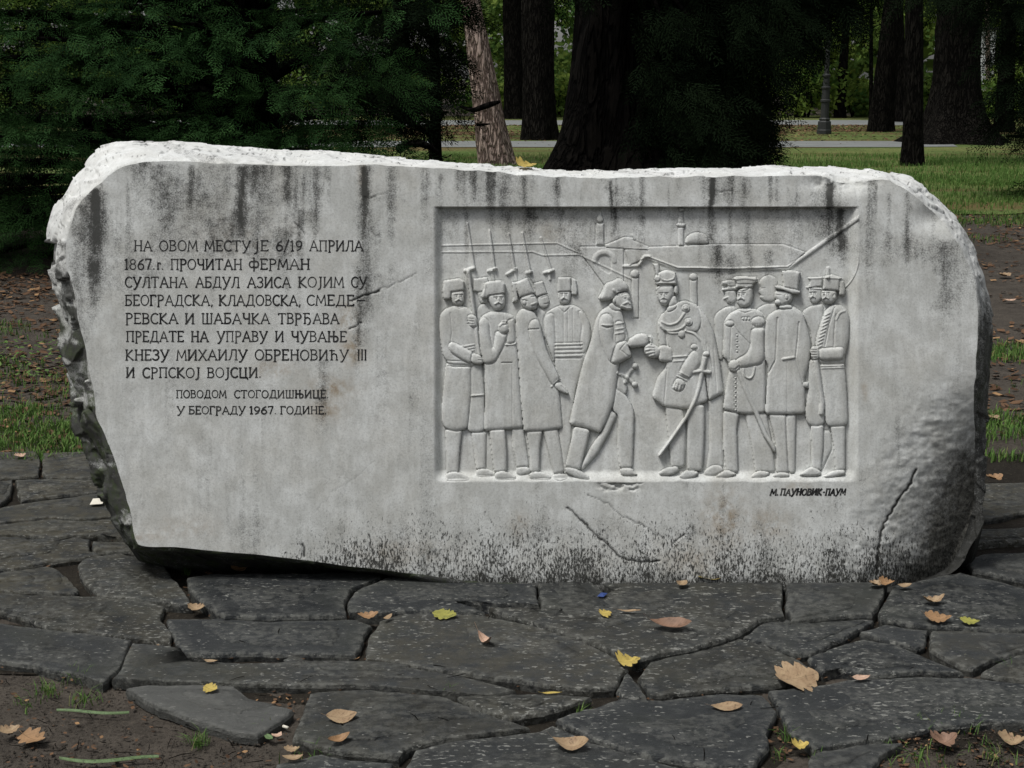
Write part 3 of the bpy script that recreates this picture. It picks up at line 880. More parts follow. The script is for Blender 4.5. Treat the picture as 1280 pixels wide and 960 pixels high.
shape(h1, 'A', [(115,507),(200,494),(228,510),(230,562),(156,572),(153,600),(148,614),(112,612),(106,560)], 17, 7, 6, 1)
face(o1, 'A', 197, 600, 38, 16, .2)
line(r1, 'A', [(248,180),(286,436)], 1.5, 6.5, 1.4)
line(r1, 'A', [(235,450),(284,436)], 2.4, 7)
line(r1, 'A', [(252,455),(285,690),(318,930)], 2.3, 7, absolute=18)
shape(o1, 'A', [(248,712),(262,700),(295,706),(306,730),(305,768),(285,776),(258,764)], 21, 7, 5)
for yy in (722, 737, 752): groove('A', [(248,yy),(285,yy + 3)], .6, -2)
shape(o1, 'A', [(138,880),(150,858),(175,862),(250,900),(280,918),(272,985),(215,958),(150,915)], 21, 8, 6)
shape(o1, 'A', [(275,918),(305,930),(338,942),(345,972),(320,990),(268,978)], 22, 6, 4)
for yy in (945, 960): groove('A', [(310,yy),(342,yy + 4)], .6, -2)

# the other bayonets
for i, (a_, b_, c_, d_) in enumerate([((375,222),(402,436),((368,452),(410,438)),((388,455),(400,505))), ((484,240),(516,432),((476,470),(525,440)),((520,450),(528,500))),
        ((562,235),(606,460),((588,462),(612,456)),((602,470),(628,512))), ((668,262),(728,452),((688,462),(738,448)),((716,462),(720,500)))]):
    rb = own('rifle.%03d' % (i + 1))
    line(rb, 'A', [a_, b_], 1.4, 6.5, 1.4); line(rb, 'A', list(c_), 2.1, 7); line(rb, 'A', list(d_), 1.8, 4)

# =========== second soldier
o2 = own('relief_man.008'); h2 = own('fez.004')
leg(o2, 'B', [(372,525),(462,525),(472,650),(472,778),(402,782),(385,650)], 13)
leg(o2, 'B', [(500,525),(568,525),(602,750),(530,755),(508,640)], 9)
foot(o2, 'B', [(404,782),(440,772),(475,776),(528,802),(524,820),(405,820)], 18)
foot(o2, 'B', [(526,752),(600,748),(614,778),(560,797),(528,790)], 12)
shape(o2, 'A', [(312,740),(335,706),(385,682),(455,684),(518,712),(530,823),(545,1050),(567,1350),(460,1358),(345,1366),(350,1150),(343,985),(322,900),(310,810)], 15, 8, 7, 1)
line(o2, 'A', [(465,872),(520,868)], 1.3, 3); groove('B', [(445,153),(502,153)], .9, -2.6); groove('A', [(455,690),(462,740)], .9, -2)
groove('B', [(505,160),(505,530)], .7, -1.6)
shape(o2, 'A', [(362,598),(378,580),(458,574),(464,640),(445,672),(420,680),(395,668),(375,635)], 19, 11, 7)
shape(h2, 'A', [(345,522),(375,510),(440,505),(462,525),(462,576),(372,590),(360,606),(328,608),(326,590),(343,550)], 20, 8, 6, 1)
line(h2, 'A', [(372,588),(462,574)], 1.2, 2); line(h2, 'A', [(345,530),(338,600)], 2.5, 2.5)
face(o2, 'A', 425, 614, 44, 19, .15)
shape(o2, 'A', [(470,745),(488,728),(516,722),(522,866),(466,870)], 17, 6, 5)
shape(o2, 'A', [(312,740),(340,712),(372,740),(380,830),(395,900),(410,790),(478,812),(466,860),(442,910),(408,974),(372,985),(340,978),(322,900)], 21, 9, 8)
ball(o2, 'A', 455, 778, 31, 34, 24, 9); groove('A', [(455,760),(475,757),(482,778)], 1.2, -4)
line(o2, 'A', [(430,765),(450,742),(470,740)], 1.6, 3)

# =========== third soldier, striding, profile
o3 = own('relief_man.009'); h3 = own('fez.005')
leg(o3, 'B', [(585,540),(678,535),(662,640),(660,778),(605,780),(600,660)], 13)
leg(o3, 'B', [(678,535),(765,525),(785,650),(802,782),(742,792),(705,640)], 11)
foot(o3, 'B', [(600,782),(662,774),(728,802),(722,820),(603,820)], 18)
foot(o3, 'B', [(738,792),(800,784),(828,812),(770,830),(735,812)], 15)
shape(o3, 'A', [(528,705),(550,672),(580,666),(628,682),(658,735),(690,870),(730,1000),(770,1100),(792,1352),(680,1366),(570,1372),(552,1150),(536,900),(524,780)], 16, 8, 7, 1)
shape(o3, 'A', [(546,600),(622,574),(640,600),(652,625),(645,650),(640,672),(600,676),(560,655)], 20, 11, 6)
shape(h3, 'A', [(514,520),(592,490),(632,576),(545,602)], 21, 9, 6, 1)
shape(h3, 'A', [(503,518),(524,514),(538,610),(530,628),(504,628),(512,600)], 16, 6, 4, 1)
groove('A', [(612,600),(635,596)], .9, -2.6); line(o3, 'A', [(615,642),(646,632)], 1.2, 3); groove('A', [(560,618),(590,622)], .8, -2); line(h3, 'A', [(545,602),(628,577)], 1.1, 2)
ball(o3, 'A', 575, 632, 10, 14, 22, 3)
shape(o3, 'A', [(598,770),(610,735),(640,725),(662,745),(682,830),(700,900),(778,1066),(735,1112),(645,950),(604,840)], 23, 9, 8)
groove('A', [(596,786),(655,782)], .9, -3); line(o3, 'B', [(728,290),(775,245)], 1.2, 2.5)
shape(o3, 'B', [(752,268),(778,262),(812,300),(828,326),(818,334),(775,318),(745,290)], 22, 6, 4)
groove('B', [(785,285),(815,318)], .6, -2)

# =========== the pasha
o5 = own('relief_man.010'); h5 = own('turbaned_fez'); sw5 = own('sword')
leg(o5, 'B', [(1062,420),(1104,448),(1055,560),(990,675),(905,768),(892,745),(950,640),(1020,540)], 11)
leg(o5, 'B', [(1085,280),(1140,318),(1190,395),(1202,450),(1196,600),(1190,756),(1118,756),(1105,600),(1112,460),(1075,420)], 12)
foot(o5, 'B', [(1115,757),(1190,755),(1200,775),(1225,795),(1130,800)], 15)
shape(o5, 'B', [(1105,200),(1150,250),(1165,300),(1150,340),(1095,300)], 11, 5, 5)
leg(o5, 'B', [(858,515),(950,535),(925,640),(892,768),(808,748),(832,640)], 16)
foot(o5, 'B', [(806,750),(850,755),(895,770),(948,805),(942,824),(880,814),(808,782)], 20)
shape(o5, 'A', [(984,725),(1008,682),(1060,645),(1120,655),(1140,720),(1168,850),(1115,985),(1106,1060),(1086,1200),(1052,1290),(1008,1380),(920,1348),(830,1330),(850,1230),(880,1090),(915,960),(950,860),(968,790)], 18, 9, 9, 1)
shape(o5, 'A', [(1050,650),(1080,628),(1125,645),(1130,680),(1080,680)], 18, 5, 4)
shape(o5, 'A', [(1072,612),(1098,580),(1160,568),(1182,600),(1178,618),(1192,650),(1186,674),(1160,676),(1110,662),(1078,638)], 21, 12, 7)
shape(h5, 'A', [(1012,580),(1038,522),(1085,508),(1112,490),(1158,520),(1170,560),(1100,578),(1072,618),(1000,620),(998,600)], 22, 9, 7, 1)
line(h5, 'A', [(1085,560),(1110,580)], 2, 3); groove('A', [(1040,530),(1010,612)], .8, -2); line(h5, 'A', [(1075,612),(1105,575),(1165,562)], 1.1, 2.2)
groove('A', [(1130,588),(1165,580)], .9, -2.6); ball(o5, 'A', 1148, 602, 8, 5, 22.5, 1.5); line(o5, 'A', [(1165,600),(1180,622)], 1, 2.4)
line(o5, 'A', [(1140,640),(1165,628),(1180,638)], 1.3, 3); line(o5, 'A', [(1130,655),(1160,668),(1182,668)], 2.2, 3); ball(o5, 'A', 1088, 622, 9, 14, 23, 3)
shape(o5, 'A', [(996,770),(1010,705),(1050,690),(1082,720),(1088,780),(1080,850),(1108,880),(1105,960),(1085,988),(1050,960),(1012,860)], 23, 9, 9)
groove('A', [(1018,765),(1045,778),(1080,768)], .9, -3); line(o5, 'A', [(1020,760),(1075,762)], 1.3, 2)
shape(o5, 'A', [(1092,740),(1128,735),(1150,790),(1150,845),(1100,870)], 20, 4, 4)
for yy in (755, 785, 810): line(o5, 'A', [(1095,yy),(1140,yy - 8)], 1.2, 2)
shape(o5, 'A', [(1083,905),(1105,860),(1160,848),(1172,890),(1188,930),(1180,944),(1100,986),(1066,976)], 25, 9, 8)
groove('A', [(1160,855),(1120,900),(1170,940)], .8, -2)
shape(o5, 'A', [(1160,852),(1205,818),(1248,806),(1284,822),(1284,862),(1270,880),(1215,888),(1172,890)], 25, 9, 6)
line(sw5, 'B', [(1152,265),(1168,215),(1200,178)], 2.6, 6, smooth=True); ball(sw5, 'B', 1206, 172, 17, 17, 13, 7)
line(sw5, 'B', [(1112,212),(1160,235),(1206,282)], 2.3, 6); ball(sw5, 'B', 1204, 278, 17, 16, 14, 7)

# =========== the prince
o6 = own('relief_man.011'); h6 = own('plumed_shako'); ck = own('cloak'); sb6 = own('sabre')
leg(o6, 'D', [(143,395),(245,415),(262,560),(255,748),(178,758),(165,600)], 12)
leg(o6, 'D', [(268,395),(368,390),(368,560),(356,772),(270,768),(270,560)], 15)
foot(o6, 'D', [(108,780),(150,752),(215,745),(225,770),(182,796),(115,796)], 17)
foot(o6, 'D', [(218,802),(265,765),(335,775),(325,802),(245,822)], 20)
shape(ck, 'C', [(180,650),(255,618),(330,648),(388,722),(422,800),(442,900),(458,985),(478,1148),(392,1196),(380,1100),(340,850),(270,790),(190,700)], 16, 8, 8, 1)
groove('D', [(420,60),(432,200),(440,320)], .8, -2); groove('C', [(330,745),(400,900),(412,1000)], .9, -2); groove('D', [(380,40),(400,200),(392,370)], .8, -2)
shape(o6, 'C', [(128,700),(190,690),(270,720),(340,830),(362,900),(360,960),(388,1196),(265,1242),(138,1228),(68,1176),(100,1060),(150,1000),(150,880),(132,800)], 18, 8, 7, 1)
groove('D', [(155,185),(145,300),(138,395)], .8, -2.2); groove('C', [(150,800),(170,880),(178,950)], .8, -2.2)
shape(o6, 'C', [(100,748),(128,690),(150,700),(146,790),(152,880),(140,920),(116,900),(105,830)], 19, 7, 6)
shape(ck, 'C', [(128,705),(150,672),(190,640),(260,618),(332,660),(352,740),(330,800),(262,788),(215,800),(160,800),(108,762)], 19, 3, 5)
shape(o6, 'C', [(150,668),(178,640),(214,640),(205,668),(160,690)], 20, 3, 3)
for pts in ([(108,752),(140,792),(190,796),(240,780),(272,742)], [(124,742),(165,762),(215,748),(250,700),(262,672)], [(118,768),(160,806),(215,806),(262,790)]):
    line(ck, 'C', pts, 1.5, 3, smooth=True)
line(ck, 'C', [(262,795),(310,808),(350,850),(368,910)], 1.4, 3, smooth=True)
for x, y in ((262,664),(278,742)): ball(ck, 'C', x, y, 23, 22, 24, 4); ball(ck, 'C', x, y, 11, 11, 25.5, 2)
ball(o6, 'C', 238, 813, 20, 22, 24, 5)
shape(o6, 'D', [(102,62),(140,50),(185,72),(190,150),(106,146)], 22, 7, 6)
line(o6, 'D', [(186,120),(268,114)], 1.2, 2.5); line(o6, 'D', [(186,145),(262,140)], 1.0, 2)
shape(o6, 'C', [(22,890),(40,868),(62,862),(92,880),(118,900),(112,935),(88,952),(50,945),(24,920)], 24, 9, 5)
for k in range(4): line(o6, 'C', [(26 + k * 7,884 + k * 19),(52 + k * 8,880 + k * 17),(78,884 + k * 15)], 1.5, 2.6)
line(o6, 'C', [(62,866),(64,836),(58,828)], 1.6, 5)
shape(o6, 'C', [(92,545),(120,528),(192,530),(196,590),(180,625),(150,652),(122,642),(104,615),(96,580)], 21, 12, 8)
line(o6, 'C', [(96,550),(120,532),(160,530),(205,528)], 1.4, 2.5)
ball(o6, 'C', 206, 560, 12, 26, 19, 5); shape(o6, 'C', [(180,600),(205,590),(215,640),(175,655),(160,650)], 18, 5, 4)
face(o6, 'C', 138, 590, 44, 21, -.3, True)
shape(h6, 'C', [(86,482),(100,462),(150,446),(200,458),(210,500),(206,530),(95,535)], 22, 9, 7, 1)
line(h6, 'C', [(112,470),(125,502),(160,508),(195,495),(200,470)], 1.2, 2.6, smooth=True); ball(h6, 'C', 100, 494, 17, 18, 24, 5)
shape(h6, 'C', [(72,410),(106,408),(112,440),(104,478),(94,478),(84,440)], 20, 8, 4, 1)
line(h6, 'C', [(92,520),(204,518)], 1.2, 2)
shape(o6, 'D', [(288,98),(310,80),(334,100),(352,150),(318,205),(278,248),(218,222),(250,150)], 24, 9, 8)
for k in range(3): line(o6, 'D', [(226 - k * 6,205 + k * 12),(282 - k * 8,235 + k * 10)], 1.2, 2)
shape(o6, 'C', [(286,890),(300,868),(325,872),(330,895),(300,900)], 22, 5, 3)
shape(o6, 'D', [(212,240),(245,250),(262,270),(250,300),(232,318),(205,312),(182,300),(196,265)], 24, 7, 5)
for k in range(3): groove('D', [(205 + k * 18,272 + k * 5),(196 + k * 18,308 + k * 3)], .7, -2.6)
line(sb6, 'D', [(376,100),(368,150),(356,200)], 3.2, 9, absolute=24); ball(sb6, 'D', 378, 104, 20, 15, 25, 6)
line(sb6, 'D', [(310,206),(350,200),(396,208)], 2.6, 8, absolute=24)
line(sb6, 'D', [(352,215),(340,290),(315,370),(262,470),(190,575),(112,682)], 3.0, 7, .55, smooth=True, absolute=23)

# =========== officer with epaulettes
o7 = own('relief_man.012'); h7 = own('peaked_cap.002'); sb7 = own('sabre.001')
leg(o7, 'D', [(478,425),(568,440),(552,530),(560,782),(492,778),(474,620)], 12)
leg(o7, 'D', [(598,440),(722,440),(758,620),(772,782),(660,782),(640,640)], 9)
foot(o7, 'D', [(432,800),(490,763),(558,788),(505,810),(436,810)], 17)
foot(o7, 'D', [(628,802),(680,768),(745,780),(724,806),(642,814)], 15)
shape(o7, 'C', [(480,745),(508,698),(570,665),(645,665),(700,690),(718,750),(716,1262),(612,1272),(540,1260),(473,1243),(490,1120),(512,1020),(500,965),(472,940),(478,850)], 15, 8, 6, 1)
groove('C', [(522,770),(515,900),(512,960)], .9, -2.2)
shape(o7, 'C', [(555,560),(640,535),(648,600),(632,645),(600,662),(570,652),(552,628)], 19, 11, 7)
shape(h7, 'C', [(532,492),(556,480),(665,486),(670,512),(645,530),(642,548),(545,548),(550,520)], 20, 8, 5, 1)
line(h7, 'C', [(535,500),(600,492),(668,500)], 1.4, 2); line(h7, 'C', [(540,548),(580,558),(612,548)], 1.8, 4); groove('C', [(552,528),(645,526)], .8, -2.2)
face(o7, 'C', 578, 590, 42, 19, -.2)
ball(o7, 'C', 676, 742, 40, 30, 19, 6); ball(o7, 'C', 513, 752, 26, 18, 17, 5)
for k in range(5): groove('C', [(648 + k * 13,752),(646 + k * 14,772)], .5, -1.4)
groove('C', [(536,760),(560,800),(632,872)], .8, -2.2); groove('C', [(560,678),(600,690),(640,678)], .8, -2)
for yy in range(820, 930, 30): ball(o7, 'C', 555, yy, 6, 6, 17.5, 3)
for yy in range(240, 425, 26): ball(o7, 'D', 546, yy, 6, 6, 17.5, 3)
for k in range(3): ball(o7, 'C', 590 + k * 16, 725, 7, 9, 17, 3)
shape(o7, 'C', [(636,780),(716,775),(718,930),(695,985),(640,995),(570,1008),(540,962),(610,925),(632,880)], 21, 9, 8)
ball(o7, 'D', 538, 172, 33, 36, 24, 10); groove('D', [(545,190),(565,172)], .9, -3)
for k in range(3): groove('D', [(515 + k * 2,185 + k * 9),(535,190 + k * 8)], .6, -2)
line(sb7, 'D', [(590,188),(598,232),(628,245),(648,225),(656,178)], 1.3, 3.5, smooth=True)
line(sb7, 'D', [(562,205),(600,300),(660,430),(720,570),(772,652)], 3.0, 7, .9, absolute=20)

# =========== man in a top hat, from behind
o8 = own('relief_man.013'); h8 = own('top_hat')
leg(o8, 'D', [(735,445),(843,450),(846,600),(850,785),(780,785),(772,600)], 12)
leg(o8, 'D', [(832,450),(892,445),(888,620),(885,785),(852,785),(838,600)], 10)
foot(o8, 'D', [(755,795),(790,780),(852,782),(852,808),(765,810)], 16)
shape(o8, 'C', [(716,760),(725,712),(770,680),(830,652),(880,655),(930,690),(962,790),(975,860),(972,960),(940,1070),(945,1266),(840,1272),(714,1270),(725,1100),(735,1000),(712,950),(708,840)], 16, 8, 7, 1)
groove('C', [(785,720),(780,850),(775,960),(735,1035)], 1.1, -3.2); groove('C', [(908,745),(900,860),(888,950),(928,1080)], 1.1, -3.2)
line(o8, 'D', [(818,132),(880,122)], 1.8, 3.5); groove('D', [(842,150),(842,440)], .6, -1.2)
shape(o8, 'C', [(790,650),(830,640),(868,648),(870,668),(800,670)], 18, 5, 3)
shape(o8, 'C', [(775,560),(870,572),(872,620),(835,648),(795,650),(772,632),(778,612),(768,600)], 20, 11, 7)
ball(o8, 'C', 788, 630, 19, 16, 22, 6); groove('C', [(782,588),(805,590)], .8, -2); ball(o8, 'C', 838, 600, 9, 14, 22, 3)
shape(h8, 'C', [(812,452),(862,447),(916,458),(902,565),(820,548)], 22, 9, 6, 1)
shape(h8, 'C', [(768,538),(790,534),(825,545),(905,562),(918,572),(910,580),(870,580),(820,562),(775,552)], 24, 7, 3, 1)
shape(o8, 'D', [(930,262),(965,262),(978,282),(965,302),(932,292)], 17, 7, 4)

# =========== last soldier, right
o9 = own('relief_man.014'); h9 = own('fez.006'); r9 = own('rifle.005')
leg(o9, 'D', [(975,505),(1050,505),(1048,640),(1032,775),(980,770),(980,640)], 12)
leg(o9, 'D', [(1085,505),(1172,505),(1172,770),(1118,778),(1108,640)], 13)
foot(o9, 'D', [(902,795),(975,748),(1034,770),(1034,797),(960,802)], 18)
foot(o9, 'D', [(1042,804),(1108,768),(1172,765),(1174,792),(1070,812)], 19)
shape(o9, 'D', [(965,130),(1040,150),(1058,500),(1005,522),(955,502),(943,440),(962,300)], 13, 7, 8)
shape(o9, 'D', [(1030,150),(1168,150),(1180,300),(1187,490),(1172,515),(1080,520),(1060,495),(1048,350)], 15, 7, 9)
line(o9, 'D', [(1035,172),(1165,166)], 1.2, 2.4); line(o9, 'D', [(1035,185),(1165,180)], 1.0, 2)
shape(o9, 'C', [(1050,695),(1080,652),(1130,640),(1180,668),(1196,720),(1192,850),(1168,950),(1168,985),(1030,985),(998,940),(1008,830),(1030,760)], 16, 9, 9)
for k in range(11):
    x, y = 1085 - k * 5.5, 690 + k * 21; line(o9, 'C', [(x,y),(x - 26,y + 14)], 1.1, 2.4)
groove('C', [(1112,660),(1080,760),(1058,880)], .9, -2.4); groove('C', [(1120,700),(1110,800),(1108,880)], 1.0, -2.6)
line(o9, 'C', [(1122,730),(1140,690),(1170,680)], 1.4, 2, smooth=True)
shape(o9, 'C', [(1042,560),(1125,558),(1125,612),(1100,640),(1065,640),(1040,622),(1036,592)], 19, 11, 7)
shape(h9, 'C', [(1052,482),(1095,472),(1152,490),(1142,566),(1045,556)], 20, 8, 6, 1)
line(h9, 'C', [(1075,436),(1075,485)], 2.4, 6); line(h9, 'C', [(1048,490),(1150,494)], 1.1, 2); line(h9, 'C', [(1042,556),(1140,566)], 1.1, 2)
shape(h9, 'C', [(1142,500),(1165,512),(1174,560),(1168,592),(1136,590)], 18, 7, 5, 1)
face(o9, 'C', 1065, 588, 38, 19, -.4); ball(o9, 'C', 1112, 600, 8, 14, 20, 3)
line(r9, 'D', [(1000,120),(1022,260),(1042,380),(1038,440)], 3.6, 7, .85, absolute=21)
shape(o9, 'D', [(1020,72),(1160,62),(1170,100),(1160,138),(1040,142),(1018,120)], 23, 9, 7)
shape(o9, 'D', [(972,70),(1000,55),(1025,75),(1025,130),(1000,140),(978,128)], 24, 7, 5)
for k in range(4): groove('D', [(974,78 + k * 15),(1008,80 + k * 14)], .6, -2.4)

# ---- hand tooling everywhere and the stone's depth limits
RELF += (fbm(RX / 2.4, RY / 2.4, 21, 2) - .5) * .5 * edge
border = (RX <= PX0) | (RX >= PX1) | (RY >= PY1) | (RY <= PY0)
HH = np.where(border, 22.0, RELF)
Cr = (22.0 - HH) / 1000.0
d_, p_, r_ = stains(RX, RY)
# soot gathers under the top edge
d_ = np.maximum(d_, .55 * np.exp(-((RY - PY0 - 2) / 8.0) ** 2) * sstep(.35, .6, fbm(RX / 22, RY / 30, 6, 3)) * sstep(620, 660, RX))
d_ = np.maximum(d_, .42 * sstep(.5, .75, fbm(RX / 20, RY / 30, 26, 4)) * (1 - sstep(270, 330, RY)))
d_ = d_ * np.where(RY > 590, .15, .8) * (1 - .5 * sstep(330, 400, RY)); p_ = p_ * np.where(RY > 588, .2, .45)
VP = F(RX, RY, Cr).reshape(-1, 3) - ROOT
iid = np.arange(rnx * rny).reshape(rny, rnx)
Q = np.stack([iid[1:, :-1], iid[1:, 1:], iid[:-1, 1:], iid[:-1, :-1]], -1)
co = OWN[:-1, :-1]
attr_all = dict(dirt=d_.ravel(), pits=p_.ravel(), rust=r_.ravel())
SUB = {'fez': o, 'fez.001': o3b, 'fez.002': o4, 'peaked_cap': o7b, 'peaked_cap.001': o9b, 'fez.003': o1, 'rifle': o1, 'fez.004': o2, 'fez.005': o3,
       'turbaned_fez': o5, 'sword': o5, 'plumed_shako': o6, 'cloak': o6, 'sabre': o6, 'peaked_cap.002': o7, 'sabre.001': o7, 'top_hat': o8,
       'fez.006': o9, 'rifle.005': o9, 'minaret': bg_, 'minaret.001': bg_, 'carved_dome': bg_, 'carved_post': bg_, 'carved_whip': bg_}
RLAB = {'relief_man': 'low relief man in a fez, half hidden behind the first soldier', 'relief_man.001': 'relief profile head peeping out behind the striding soldier',
 'relief_man.002': 'relief man facing forward in waistcoat and sash', 'relief_man.003': 'relief officer in flat cap, half hidden',
 'relief_man.004': 'faint bare profile head in low relief', 'relief_man.005': 'relief man in kepi behind the right-hand soldier',
 'relief_man.006': 'leg showing behind the cloaked prince', 'relief_man.007': 'leftmost relief soldier in fez holding an upright rifle',
 'relief_man.008': 'relief soldier in long coat with fist raised to his chest', 'relief_man.009': 'striding relief soldier in profile with tall fez',
 'relief_man.010': 'relief man in turbaned fez bending forward with arm held out', 'relief_man.011': 'relief man in plumed shako and cloak with a curved sabre',
 'relief_man.012': 'relief officer in peaked cap with epaulettes and sabre', 'relief_man.013': 'relief man in top hat and long coat seen from behind',
 'relief_man.014': 'rightmost relief soldier in baggy trousers holding a rifle', 'carved_fortress': 'carved fortress walls with gate arch'}
objs = {}
def emit(i):
    m = co == i
    if not m.any(): return None
    qq = Q[m]; us = np.unique(qq); mp = np.zeros(rnx * rny, np.int64); mp[us] = np.arange(len(us))
    ob = mesh_np(OWNERS[i], VP[us], mp[qq], M['stone'], monument, True, {k: v[us] for k, v in attr_all.items()})
    if OWNERS[i] in RLAB: ob['label'] = RLAB[OWNERS[i]]
    return ob
for i, nme in enumerate(OWNERS):
    objs[i] = emit(i)
# the first man's owner index was reused as a plain variable: look it up by name
SUB['fez'] = OWNERS.index('relief_man')
for i, nme in enumerate(OWNERS):
    if nme in SUB and objs[i] is not None and objs[SUB[nme]] is not None:
        objs[i].parent = objs[SUB[nme]]

# ================================================================== INSCRIPTION (cut and blackened letters, stroke by stroke)
def arc(cx, cy, rx, ry, a0, a1, n=9):
    return [(cx + rx * cos(radians(a0 + (a1 - a0) * k / (n - 1))), cy + ry * sin(radians(a0 + (a1 - a0) * k / (n - 1)))) for k in range(n)]
# glyph: width, strokes (y up, 0..1)
GL = {
 'А': (.78, [[(.02,0),(.39,1),(.76,0)], [(.16,.34),(.62,.34)], [(-.04,0),(.12,0)], [(.66,0),(.84,0)]]),
 'Б': (.62, [[(.58,1),(.08,1),(.08,0),(.3,0)] + arc(.3,.28,.29,.28,-90,90) + [(.08,.56)], [(-.02,0),(.1,0)], [(-.02,1),(.1,1)]]),
 'В': (.62, [[(.08,0),(.08,1),(.28,1)] + arc(.28,.77,.25,.23,90,-90) + [(.08,.54),(.3,.54)] + arc(.3,.27,.29,.27,90,-90) + [(.08,0)], [(-.02,1),(.1,1)], [(-.02,0),(.1,0)]]),
 'Г': (.55, [[(.08,0),(.08,1),(.52,1),(.54,.86)], [(-.03,0),(.2,0)], [(-.02,1),(.1,1)]]),
 'г': (.45, [[(.08,0),(.08,.6),(.4,.6),(.42,.5)], [(-.03,0),(.2,0)]]),
 'Д': (.82, [[(.0,-.16),(.02,0),(.8,0),(.82,-.16)], [(.1,0),(.26,.5),(.3,1),(.66,1),(.66,0)]]),
 'Ђ': (.85, [[(.2,0),(.2,1)], [(0,1),(.62,1),(.62,.9)], [(.2,.5),(.45,.6),(.66,.48),(.74,.25),(.62,-.05),(.46,-.12)], [(.1,0),(.3,0)]]),
 'Е': (.58, [[(.56,.9),(.54,1),(.08,1),(.08,0),(.54,0),(.57,.12)], [(.08,.52),(.44,.52)], [(-.02,0),(.1,0)], [(-.02,1),(.1,1)]]),
 'З': (.58, [arc(.26,.76,.26,.24,150,-90) + arc(.26,.26,.3,.27,90,-150)]),
 'И': (.78, [[(.08,1),(.08,0),(.68,1),(.68,0)], [(-.02,1),(.18,1)], [(.58,0),(.78,0)], [(-.02,0),(.1,0)]]),
 'Ј': (.36, [[(.24,1),(.24,.05),(.16,-.16),(.0,-.22)], [(.12,1),(.34,1)]]),
 'ј': (.36, [[(.24,.92),(.24,.05),(.16,-.2),(.0,-.26)], [(.20,1.18),(.27,1.18)]]),
 'К': (.70, [[(.08,0),(.08,1)], [(.6,1),(.12,.48),(.66,0)], [(-.02,0),(.18,0)], [(-.02,1),(.18,1)], [(.62,0),(.72,0)]]),
 'Л': (.74, [[(-.02,0),(.1,.05),(.24,.5),(.28,1),(.66,1),(.66,0)], [(.56,0),(.78,0)]]),
 'М': (.88, [[(.04,0),(.12,1),(.44,.2),(.76,1),(.84,0)], [(-.04,0),(.12,0)], [(.76,0),(.92,0)]]),
 'Н': (.76, [[(.1,0),(.1,1)], [(.66,0),(.66,1)], [(.1,.52),(.66,.52)], [(0,0),(.2,0)], [(0,1),(.2,1)], [(.56,0),(.76,0)], [(.56,1),(.76,1)]]),
 'Њ': (1.0, [[(.1,0),(.1,1)], [(.54,1),(.54,0),(.72,0)] + arc(.72,.26,.22,.26,-90,90) + [(.1,.52)], [(0,0),(.2,0)], [(0,1),(.2,1)], [(.46,1),(.64,1)]]),
 'О': (.76, [arc(.38,.5,.37,.5,90,450,17)]),
 'П': (.74, [[(.1,0),(.1,1),(.64,1),(.64,0)], [(0,1),(.74,1)], [(0,0),(.2,0)], [(.54,0),(.74,0)]]),
 'Р': (.60, [[(.1,-.14),(.1,1),(.28,1)] + arc(.28,.74,.28,.26,90,-90) + [(.1,.48)], [(0,1),(.1,1)], [(0,-.14),(.2,-.14)]]),
 'С': (.62, [arc(.38,.5,.37,.5,48,312,13)]),
 'Т': (.70, [[(0,.88),(.02,1),(.68,1),(.7,.88)], [(.35,1),(.35,0)], [(.25,0),(.45,0)]]),
 'У': (.74, [[(.04,1),(.36,.25)], [(.72,1),(.36,.12),(.2,-.16),(.06,-.18)], [(-.04,1),(.14,1)], [(.62,1),(.8,1)]]),
 'Ф': (.84, [[(.42,-.2),(.42,1.12)], arc(.24,.48,.22,.3,40,320,10) + [(.42,.2)], arc(.6,.48,.22,.3,140,-140,10), [(.32,1.12),(.44,1.12)]]),
 'Х': (.70, [[(.06,1),(.66,0)], [(.66,1),(.06,0)], [(-.02,0),(.14,0)], [(.56,1),(.74,1)], [(-.02,1),(.12,1)], [(.6,0),(.74,0)]]),
 'Ћ': (.80, [[(.2,0),(.2,1)], [(0,.92),(.46,.92)], [(.2,.5),(.42,.62),(.62,.52),(.66,.3),(.66,0)], [(.1,0),(.3,0)], [(.58,0),(.76,0)]]),
 'Ц': (.80, [[(.1,1),(.1,0),(.76,0),(.8,-.18)], [(.62,1),(.62,0)], [(0,1),(.2,1)], [(.52,1),(.72,1)]]),
 'Ч': (.68, [[(.08,1),(.1,.6),(.24,.46),(.44,.46),(.6,.56)], [(.6,1),(.6,0)], [(0,1),(.16,1)], [(.5,0),(.7,0)]]),
 'Ш': (.98, [[(.1,1),(.1,0),(.88,0),(.88,1)], [(.49,1),(.49,0)], [(0,1),(.2,1)], [(.4,1),(.58,1)], [(.78,1),(.98,1)]]),
 'I': (.26, [[(.13,0),(.13,1)], [(.04,1),(.2,1)], [(.04,0),(.2,0)]]),
 '1': (.32, [[(.02,.88),(.17,1),(.17,0)], [(.04,0),(.30,0)]]),
 '6': (.58, [[(.5,.98),(.22,.78),(.05,.42)] + arc(.30,.28,.26,.28,160,520,14)]),
 '7': (.52, [[(.02,.9),(.02,1),(.5,1),(.2,0)]]),
 '8': (.56, [arc(.28,.76,.22,.23,-90,270,13), arc(.28,.27,.27,.27,90,450,13)]),
 '9': (.56, [arc(.28,.7,.25,.29,-20,340,14) + [(.5,.5),(.38,.2),(.12,.02)]]),
 '/': (.40, [[(0,-.08),(.4,1.08)]]), '.': (.16, [[(.05,.02),(.10,.05)]]), ',': (.2, [[(.1,.06),(.04,-.16)]]), '-': (.5, [[(0,.5),(.5,.5)]]), '·': (.3, [[(.1,.45),(.2,.5)]]),
}
